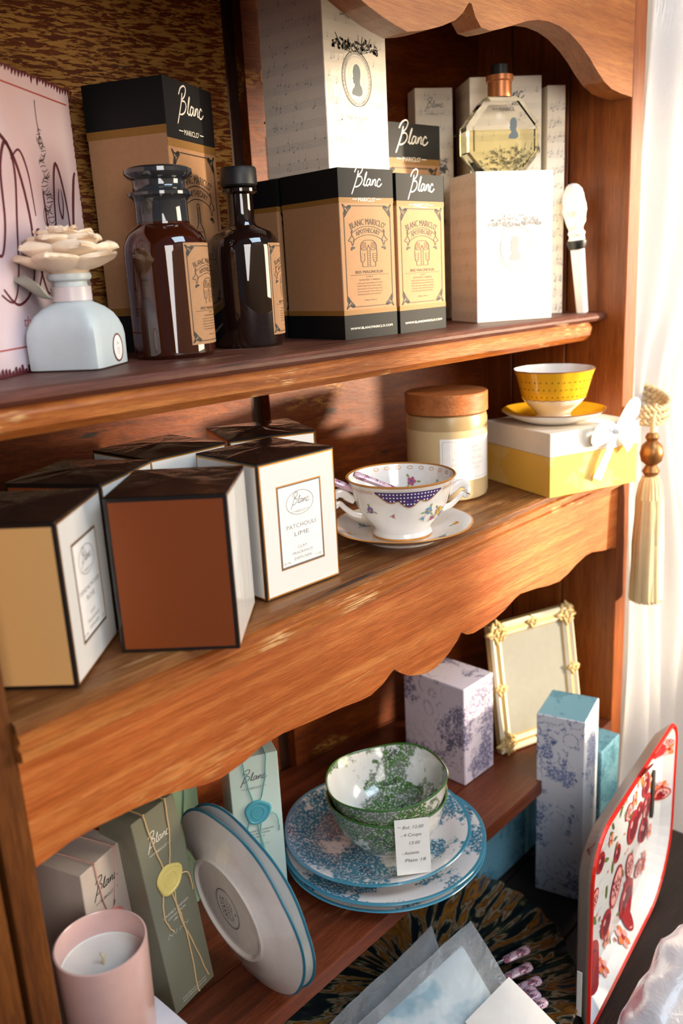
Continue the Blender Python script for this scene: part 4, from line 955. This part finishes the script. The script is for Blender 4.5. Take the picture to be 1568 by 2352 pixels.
# toile boxes
carton('toile_gift_box', 'lilac toile patterned box on the bottom shelf, in front of the mirror frame', 'box', (.969, .684), -1.3, .077, .118, .163, Bz, [M_toileL], bevel=.0015)
carton('toile_gift_box', 'tall narrow box with blue medallions and teal lid', 'box', (1.069, .537), 13.6, .085, .074, .314, .6255, [M_toileW, M_toileT], {}, {'top': 1, 'right': 0}, bevel=.0015)
carton('toile_gift_box', 'teal patterned box right behind the tall medallion box', 'box', (1.172, .560), 3, .074, .05, .206, .6255, [M_toileT], bevel=.0015)
carton('toile_gift_box', 'teal box in deep shade under the bottom shelf', 'box', (.975, .665), 0, .20, .10, .165, .6255, [M_toileT], bevel=.0015)
# ornate frame
fr = empty('ornate_photo_frame', (1.080, .697, Bz + .001), (Matrix.Rotation(R(-20), 3, 'Z') @ Matrix.Rotation(R(-9), 3, 'X')).to_euler())
tag(fr, 'small white and gold ornate frame with pale mirror, leaning back on the bottom shelf', 'frame')
fw, fh, t_ = .172, .216, .026
bm = new_bm()
pr = [(0, 0), (0, -.012), (.004, -.015), (.010, -.011), (.016, -.014), (.022, -.010), (.026, -.006), (.026, 0)]
def mitre(d): return [(d, d), (fw - d, d), (fw - d, fh - d), (d, fh - d)]
rows = [[bm.verts.new((x, y, z)) for x, z in mitre(d)] for d, y in pr]
mi_ = [1, 0, 0, 1, 0, 1, 0, 0]
for k in range(len(rows)):
    a, b = rows[k], rows[(k + 1) % len(rows)]
    for i in range(4): f = bm.faces.new((a[i], a[(i + 1) % 4], b[(i + 1) % 4], b[i])); f.material_index = mi_[k]
bmesh.ops.recalc_face_normals(bm, faces=bm.faces); put('frame_moulding', bm, [plain('distressed_white', '#dfd2b8', .5), M_goldw], fr)
for cx_, cz_ in ((.014, .014), (fw - .014, .014), (fw - .014, fh - .014), (.014, fh - .014), (fw / 2, fh - .010), (fw / 2, .010), (.01, fh / 2), (fw - .01, fh / 2)):
    bm = new_bm(); big = 1 if (cx_ < .02 or cx_ > fw - .02) and (cz_ < .02 or cz_ > fh - .02) else .5
    for q in range(int(20 * big)):
        a = q * 2.4; rr = .0180 * big * (q / 20 / big) ** .5
        bmesh.ops.create_icosphere(bm, subdivisions=2, radius=.0036 + .001 * (q % 3), matrix=Matrix.Translation((cx_ + rr * math.cos(a), -.012 - .0015 * (q % 2), cz_ + rr * math.sin(a))) @ Matrix.Rotation(a, 4, 'Y') @ Matrix.Diagonal((1.5, .7, .7, 1)))
    put('carved_ornament', bm, M_goldw, fr, True)
bm = new_bm(); abox(bm, .022, fw - .022, -.0075, -.0045, .022, fh - .022); put('mirror_glass', bm, plain('reflection_tinted_glass', '#a9a89e', .2, Metallic=.3), fr)  # even pale grey stands in for the bright reflection in the glass
bm = new_bm(); abox(bm, .004, fw - .004, -.002, .002, .004, fh - .004); put('frame_backing', bm, M_dark if 'M_dark' in globals() else M_steel, fr)
# ================================================================== on the cabinet top
Cz = .6255
t = NT('marbled_platter_glaze'); v = t.coord(); sx = t.n('ShaderNodeSeparateXYZ'); t.l(v, sx.inputs[0])
ang_ = t.math('ARCTAN2', sx.outputs[1], sx.outputs[0]); rad_ = t.math('SQRT', t.math('ADD', t.math('MULTIPLY', sx.outputs[0], sx.outputs[0]), t.math('MULTIPLY', sx.outputs[1], sx.outputs[1])))
cmb = t.n('ShaderNodeCombineXYZ'); t.l(t.math('MULTIPLY', ang_, 6.5), cmb.inputs[0]); t.l(t.math('MULTIPLY', rad_, 10.0), cmb.inputs[1])
nn = t.noise(cmb.outputs[0], 1.6, 3, .55, .6)
t.set(Base_Color=t.ramp(nn, [(.30, lin('#15181c')), (.44, lin('#141c20')), (.48, lin('#2c3420')), (.52, lin('#8a7a66')), (.55, lin('#5a3614')), (.62, lin('#8a5a20')), (.68, lin('#2c3a46')), (.8, lin('#181a1e'))]), Roughness=.2, Coat_Weight=.6)
M_platter = t.m
pt = empty('marbled_platter', (.770, .632, Cz)); tag(pt, 'large dark platter with orange and green streaks under the packets', 'platter')
bm = new_bm(); fl = lambda t, r, z: (r * (1 + .006 * math.cos(36 * t) * (r > .15)), z + .0012 * math.cos(36 * t) * (.13 < r))
lathe(bm, [(0, .004), (.11, .004), (.112, 0), (.118, 0), (.122, .005), (.165, .014), (.212, .034), (.219, .037), (.217, .0395), (.208, .036), (.163, .018), (.12, .009), (0, .008)], 216, 0, fl); put('platter_body', bm, M_platter, pt, True)
sp = [((.890, .524, .6705), (.836, .553, .6600)), ((.866, .505, .6700), (.812, .536, .6600)), ((.852, .483, .6710), (.795, .516, .6620)), ((.8300, .4780, .6760), (.775, .505, .664)), ((.8230, .4680, .680), (.768, .494, .668)), ((.8160, .4540, .682), (.76, .480, .672))]
for a, b in sp: handled_spoon('butter_knife', 'purple patterned butter knife on the dark platter, half under the packets', a, b, .0078, M_flower, 'cutlery', 'butter knives on the dark platter')
t = NT('clear_plastic'); t.set(Base_Color=(.93, .97, 1.0, 1), Roughness=.10, Transmission_Weight=.80, IOR=1.25, Specular_IOR_Level=.9); t.bump(t.noise(t.coord(scale=(1, 1, 1)), 30, 3, .55, 1.6), .8, .005); M_plastic = t.m
t = NT('napkin_print'); v = t.coord(); t.set(Base_Color=t.mix(t.fr(t.noise(v, 16, 3, .55), .5, .62), lin('#dfeaee'), lin('#86bcd0')), Roughness=.7); M_napkin = t.m
def sheet(bm, c, n, th, amp, seed, mi=0):
    """rumpled slab over quad c (4 corners, around)"""
    c = [Vector(q) for q in c]; nrm = (c[1] - c[0]).cross(c[3] - c[0]).normalized()
    if nrm.z < 0: nrm = -nrm
    L = []
    for s in (1, -1):
        g = []
        for i in range(n + 1):
            row = []
            for j in range(n + 1):
                u_, v_ = i / n, j / n; q = (c[0] * (1 - u_) + c[1] * u_) * (1 - v_) + (c[3] * (1 - u_) + c[2] * u_) * v_
                e = min(1, 5 * min(u_, 1 - u_, v_, 1 - v_)); d = noise.noise(q * 22 + Vector((seed, 0, 0))) * amp + noise.noise(q * 60 + Vector((0, seed, 0))) * amp * .35
                row.append(bm.verts.new(q + nrm * (d + s * th * (.15 + .85 * e) / 2)))
            g.append(row)
        L.append(g)
        for i in range(n):
            for j in range(n):
                q = (g[i][j], g[i + 1][j], g[i + 1][j + 1], g[i][j + 1]); f = bm.faces.new(q if s > 0 else q[::-1]); f.material_index = mi
    a, b = L
    bd = [(i, 0) for i in range(n)] + [(n, j) for j in range(n)] + [(i, n) for i in range(n, 0, -1)] + [(0, j) for j in range(n, 0, -1)]
    for k in range(len(bd)):
        p1, p2 = bd[k], bd[(k + 1) % len(bd)]; f = bm.faces.new((a[p1[0]][p1[1]], b[p1[0]][p1[1]], b[p2[0]][p2[1]], a[p2[0]][p2[1]])); f.material_index = mi
    bmesh.ops.recalc_face_normals(bm, faces=bm.faces)
def lerp3(c, k, off):
    m_ = sum((Vector(q) for q in c), Vector()) / 4; return [tuple(m_ + (Vector(q) - m_) * k + Vector(off)) for q in c]
c1 = [(.781, .546, .780), (.731, .415, .722), (.52, .43, .69), (.605, .590, .722)]
pk = empty('napkin_packet', (.66, .50, .70)); tag(pk, 'clear plastic packet of pale blue napkins, front one on the dark platter', 'packet')
sh = lambda c: [tuple(Vector(q) - Vector((.66, .50, .70))) for q in c]
bm = new_bm(); sheet(bm, sh(c1), 26, .010, .007, 3); put('plastic_sleeve', bm, M_plastic, pk, True)
bm = new_bm(); sheet(bm, sh(lerp3(c1, .84, (-.012, 0, -.006))), 14, .007, .003, 9); put('napkins', bm, M_napkin, pk, True)
c2 = [(.774, .605, .742), (.70, .50, .70), (.50, .56, .66), (.603, .640, .690)]
pk2 = empty('napkin_packet', (.66, .50, .70)); tag(pk2, 'clear plastic packet sticking out behind the front napkin packet', 'packet')
bm = new_bm(); sheet(bm, sh(c2), 22, .008, .005, 13); put('plastic_sleeve', bm, M_plastic, pk2, True)
c3 = [(.742, .464, .768), (.735, .385, .742), (.62, .36, .72), (.675, .482, .742)]
pp = empty('folded_white_paper', (.66, .50, .70)); tag(pp, 'matt white folded paper corner lying on the front plastic packet', 'paper')
bm = new_bm(); sheet(bm, sh(c3), 10, .004, .0015, 5); put('paper_sheet', bm, M_white, pp, True)
# tray
tr = empty('red_rimmed_tray', (.847, .410, Cz), (0, 0, R(7.1))); tag(tr, 'white tray with bright red rim and painted pomegranates, standing on its edge at right', 'tray')
TW, TH = .370, .2885
def rrect(x0, x1, z0, z1, rs4, n=10):
    out = []
    for (cx_, cz_, a0), r_ in zip(((x1, z0, -90), (x1, z1, 0), (x0, z1, 90), (x0, z0, 180)), rs4):
        sx_ = -1 if cx_ == x1 else 1; sz_ = -1 if cz_ == z1 else 1
        for i in range(n + 1):
            a = R(a0 + 90 * i / n); out.append((cx_ + sx_ * r_ + r_ * math.cos(a), cz_ + sz_ * r_ + r_ * math.sin(a)))
    return out
rim = rrect(0, TW, 0, TH, (.11, .040, .060, .02)); 
def off(poly, k, dx=0): cx_ = TW / 2; cz_ = TH / 2; return [(cx_ + (x - cx_) * (1 - k / (TW / 2)), cz_ + (z - cz_) * (1 - k / (TH / 2))) for x, z in poly]
bm = new_bm(); lays = [(off(rim, .030), .024, 0), (off(rim, .018), .016, 0), (off(rim, .005), .002, 0), (off(rim, .002), -.001, 1), (rim, .000, 1), (off(rim, -.0015), .003, 1), (off(rim, .001), .007, 2), (off(rim, .014), .022, 2), (off(rim, .026), .028, 2)]
rows = [[bm.verts.new((x, y, z)) for x, z in pl] for pl, y, _ in lays]
for k, (a, b) in enumerate(zip(rows, rows[1:])):
    for i in range(len(a)):
        j = (i + 1) % len(a); f = bm.faces.new((a[i], a[j], b[j], b[i])); f.material_index = lays[k + 1][2] if k in (2, 3, 4) else (0 if k < 2 else 2)
f = bm.faces.new(rows[0]); f.material_index = 0; f = bm.faces.new(rows[-1][::-1]); f.material_index = 2
bmesh.ops.recalc_face_normals(bm, faces=bm.faces)
p = Print()
TMs = [plain('tray_white_enamel', '#e8ebee', .2, Coat_Weight=.6), M_red, plain('tray_back_enamel', '#b3a79c', .4), plain('pomegranate_red', '#a5262e', .3), plain('deep_crimson', '#6a1426', .35), plain('blossom_orange', '#e27a48', .35), plain('foliage_green', '#6a7a34', .4), plain('blush_pink', '#e8a8a4', .35), plain('fine_grey_script', '#8a8f96', .5)]
def pome(x, z, s, a=0):
    s *= 1.2
    p.disc(x, z, s, s * .95, 3, 3, 24, a); p.disc(x + s * .1, z - s * .1, s * .7, s * .62, 4, 3.3, 20, a); p.disc(x - s * .35, z + s * .35, s * .22, s * .16, 7, 3.6, 12, .7)
    for q in range(3): b = a + 1.3 + q * .3; p.poly([(x + s * .9 * math.cos(b - .12), z + s * .9 * math.sin(b - .12)), (x + s * 1.35 * math.cos(b), z + s * 1.35 * math.sin(b)), (x + s * .9 * math.cos(b + .12), z + s * .9 * math.sin(b + .12))], 3, 3)
def cutp(x, z, s, a=0):
    p.disc(x, z, s * 1.05, s * .75, 3, 3, 24, a); p.disc(x, z, s * .9, s * .6, 7, 3.3, 24, a)
    for q in range(16): b = q * 2.4; rr = s * .7 * (q / 16) ** .5; p.disc(x + rr * math.cos(b) * .95, z + rr * math.sin(b) * .7, s * .12, s * .09, 4, 3.6, 8, b)
def blossom(x, z, s):
    for q in range(6): b = q * 1.05; p.disc(x + s * .55 * math.cos(b), z + s * .55 * math.sin(b), s * .45, s * .32, 5 if q % 2 else 7, 3, 10, b)
    p.disc(x, z, s * .25, s * .25, 3, 3.4, 8)
def leaf(x, z, s, a): p.disc(x, z, s, s * .32, 6, 2.6, 14, a)
random.seed(11)
pome(.215, .055, .026); pome(.235, .165, .022, .4); pome(.062, .052, .030, .3); cutp(.165, .110, .030, 1.0); cutp(.225, .105, .022, 2); pome(.125, .075, .018, 1); pome(.285, .130, .018); blossom(.262, .235, .018); blossom(.240, .208, .014); blossom(.285, .214, .012); cutp(.210, .205, .014, .5)
pome(.165, .165, .012, 2); blossom(.130, .045, .014); blossom(.020, .150, .011); blossom(.135, .205, .010); pome(.030, .095, .014); pome(.032, .060, .012); cutp(.27, .07, .018); blossom(.10, .025, .012); pome(.265, .175, .012, 1); blossom(.195, .235, .009); blossom(.018, .115, .01)
pome(.24, .27, .016); pome(.30, .165, .016); cutp(.21, .03, .018, 1); pome(.19, .29, .012); blossom(.30, .26, .014); blossom(.295, .06, .016); cutp(.075, .15, .016, .8); pome(.095, .195, .013); blossom(.06, .235, .014); pome(.13, .26, .012); blossom(.10, .28, .010); pome(.02, .20, .009); blossom(.175, .02, .014)
for q in range(50): leaf(random.uniform(.02, .30), random.uniform(.02, .26), random.uniform(.005, .011), random.uniform(0, 3.1))
for q in range(30): p.disc(random.uniform(.02, .30), random.uniform(.02, .26), .003, .002, random.choice((3, 4, 5, 7)), 2.8, 8, random.uniform(0, 3))
for q in range(26):
    x_ = random.uniform(.285, .360); z_ = random.uniform(.02, .268)
    if abs(x_ - .327) < .016 and abs(z_ - .168) < .055 or (z_ < .12 and (x_ - .26) ** 2 + (z_ - .11) ** 2 > .075 ** 2): continue
    random.choice((pome, blossom, cutp, blossom))(x_, z_, random.uniform(.009, .017))
for q in range(16): random.choice((pome, blossom))(random.uniform(.012, .030), .02 + q * .016, random.uniform(.005, .010))
for q in range(14): blossom(.03 + q * .022, random.uniform(.262, .276), random.uniform(.004, .008))
for q in range(9): z_ = .03 + q * .022; scribble(p, .070 + .004 * q, .090 + .004 * q, z_, .004, 8, .0004)
def tmap(a, b, o):
    e = min(a, TW - a, b, TH - b); y = .024 if e > .032 else .024 - (.032 - e) * .75
    return Vector((a, y - .0006 - o, b))
p.apply(bm, tmap, .0003)
put('tray_body', bm, TMs, tr)
bm = new_bm(); p = Print(); p.poly(rrect(-.006, .006, -.042, .042, (.006,) * 4, 6), 0, 0); p.apply(bm, facemap((.327, .0205, .168), (1, 0, 0), (0, 0, 1))); r_ = bmesh.ops.extrude_face_region(bm, geom=list(bm.faces)); bmesh.ops.translate(bm, verts=[q for q in r_['geom'] if isinstance(q, bmesh.types.BMVert)], vec=(0, .006, 0)); put('handle_slot_shade', bm, M_steel, tr)  # slot is not cut; a solid dark capsule carries the opening's shade
bm = new_bm(); abox(bm, -.0022, -.0012, .010, .017, .030, .100, 0, .0006, 1); put('price_sticker', bm, M_white, tr)
# plastic-wrapped bundle
bg_ = empty('wrapped_bundle', (.915, .355, .66)); tag(bg_, 'crumpled milky plastic bag in front of the pomegranate tray, bottom right corner', 'bag')
bm = new_bm(); pts = catmull([(-.12, -.015, -.02), (-.07, -.018, -.010), (0, -.02, .015), (.07, -.018, .045), (.115, -.015, .062)], 8)
tube(bm, pts, [.012 + .030 * math.sin(math.pi * min(1, (i + 1) / len(pts) * .85 + .1)) for i in range(len(pts))], 28, flat=1.0)
for vv in bm.verts: d = noise.noise(vv.co * 24) * .012 + noise.noise(vv.co * 55) * .003; vv.co += Vector((d * .4, d * .5, d))
t = NT('milky_plastic'); t.set(Base_Color=(.66, .66, .72, 1), Roughness=.25, Transmission_Weight=.35, Coat_Weight=.3); t.bump(t.noise(t.coord(), 30, 3, .6, 1.5), .4, .004); put('plastic_bag', bm, t.m, bg_, True)
# ================================================================== curtain and tieback
t = NT('cream_curtain'); v = t.coord(scale=(1, 1, 1)); 
t.set(Base_Color=t.mix(t.noise(v, 220, 2), lin('#e6e4e6'), lin('#f2f0f2')), Roughness=.85, Transmission_Weight=0.0, Sheen_Weight=.2)
tl = t.n('ShaderNodeBsdfTranslucent'); tl.inputs[0].default_value = (.88, .87, .86, 1); mx = t.n('ShaderNodeMixShader'); mx.inputs[0].default_value = .35
out = t.t.nodes['Material Output']; t.l(t.p.outputs[0], mx.inputs[1]); t.l(tl.outputs[0], mx.inputs[2]); t.l(mx.outputs[0], out.inputs[0]); M_curt = t.m
def cloth(name, label, xl, xr, yc, z0, z1, folds, amp, gather=None):
    rt = empty(name, (1.36, .62, z0)); bm = new_bm(); nx, nz = 110, 46; g = []
    for i in range(nz + 1):
        z = z0 + (z1 - z0) * i / nz; k = 0
        if gather: k = math.exp(-((z - gather) / .16) ** 2) if z > gather else math.exp(-((z - gather) / .30) ** 2)
        row = []
        for j in range(nx + 1):
            s = j / nx; x = xl + (xr - xl) * s * (1 - .62 * k); y = yc + amp * (1 - .35 * k) * math.sin(s * folds * 6.283 + .5 * math.sin(z * 3) + s * 2) + .01 * math.sin(z * 5 + s * 9)
            row.append(bm.verts.new((x - 1.36, y - .62, z - z0)))
        g.append(row)
    for i in range(nz):
        for j in range(nx): bm.faces.new((g[i][j], g[i][j + 1], g[i + 1][j + 1], g[i + 1][j]))
    r_ = bmesh.ops.solidify(bm, geom=list(bm.faces), thickness=.0012)
    put('curtain_cloth', bm, M_curt, rt, True); tag(rt, label, 'curtain'); return rt
cloth('cream_curtain', 'cream curtain gathered by a tassel tieback beside the hutch', 1.348, 1.80, .605, .02, 2.25, 5, .012, 1.37)
cloth('sheer_curtain', 'plain white sheer hanging straight down behind the gathered curtain', 1.345, 2.2, .680, .02, 2.25, 7, .014)
tb = empty('tassel_tieback', (1.314, .560, 1.05)); tag(tb, 'cream and gold curtain tieback with long tassel', 'tieback')
M_tas = plain('cream_gold_thread', '#e9d4a4', .7); M_rope = plain('cream_rope', '#cdb68c', .8)
bm = new_bm(); lathe(bm, [(0, 0), (.024, 0), (.0255, .004), (.0235, .10), (.0205, .175), (.0165, .200), (.012, .210), (0, .212)], 60, 0, lambda t, r, z: (r * (1 + .07 * math.sin(22 * t + z * 30) + .04 * math.sin(9 * t)), z)); put('tassel_fringe', bm, M_tas, tb, True)
bm = new_bm(); lathe(bm, [(0, .2125), (.010, .2125), (.014, .219), (.010, .226), (.008, .229), (.016, .236), (.0185, .248), (.016, .260), (.008, .268), (.011, .274), (.008, .280), (0, .282)], 40); put('tassel_head', bm, M_brass, tb, True)
bm = new_bm()
for k in range(3):
    for ph in (0, math.pi):
        P = []
        for i in range(70):
            a = -2.6 + i * .055; c_ = Vector((.035 + .050 * math.cos(a), .040 + .045 * math.sin(a), .315 + k * .011 + .02 * math.sin(a * .8)))
            P.append(c_ + Vector((.003 * math.cos(i * .9 + ph), 0, .003 * math.sin(i * .9 + ph))))
        tube(bm, P, .0032, 7)
tube(bm, catmull([(0, 0, .278), (.004, .002, .30), (.012, .003, .325)], 5), .004, 8)
put('twisted_rope', bm, M_rope, tb, True)
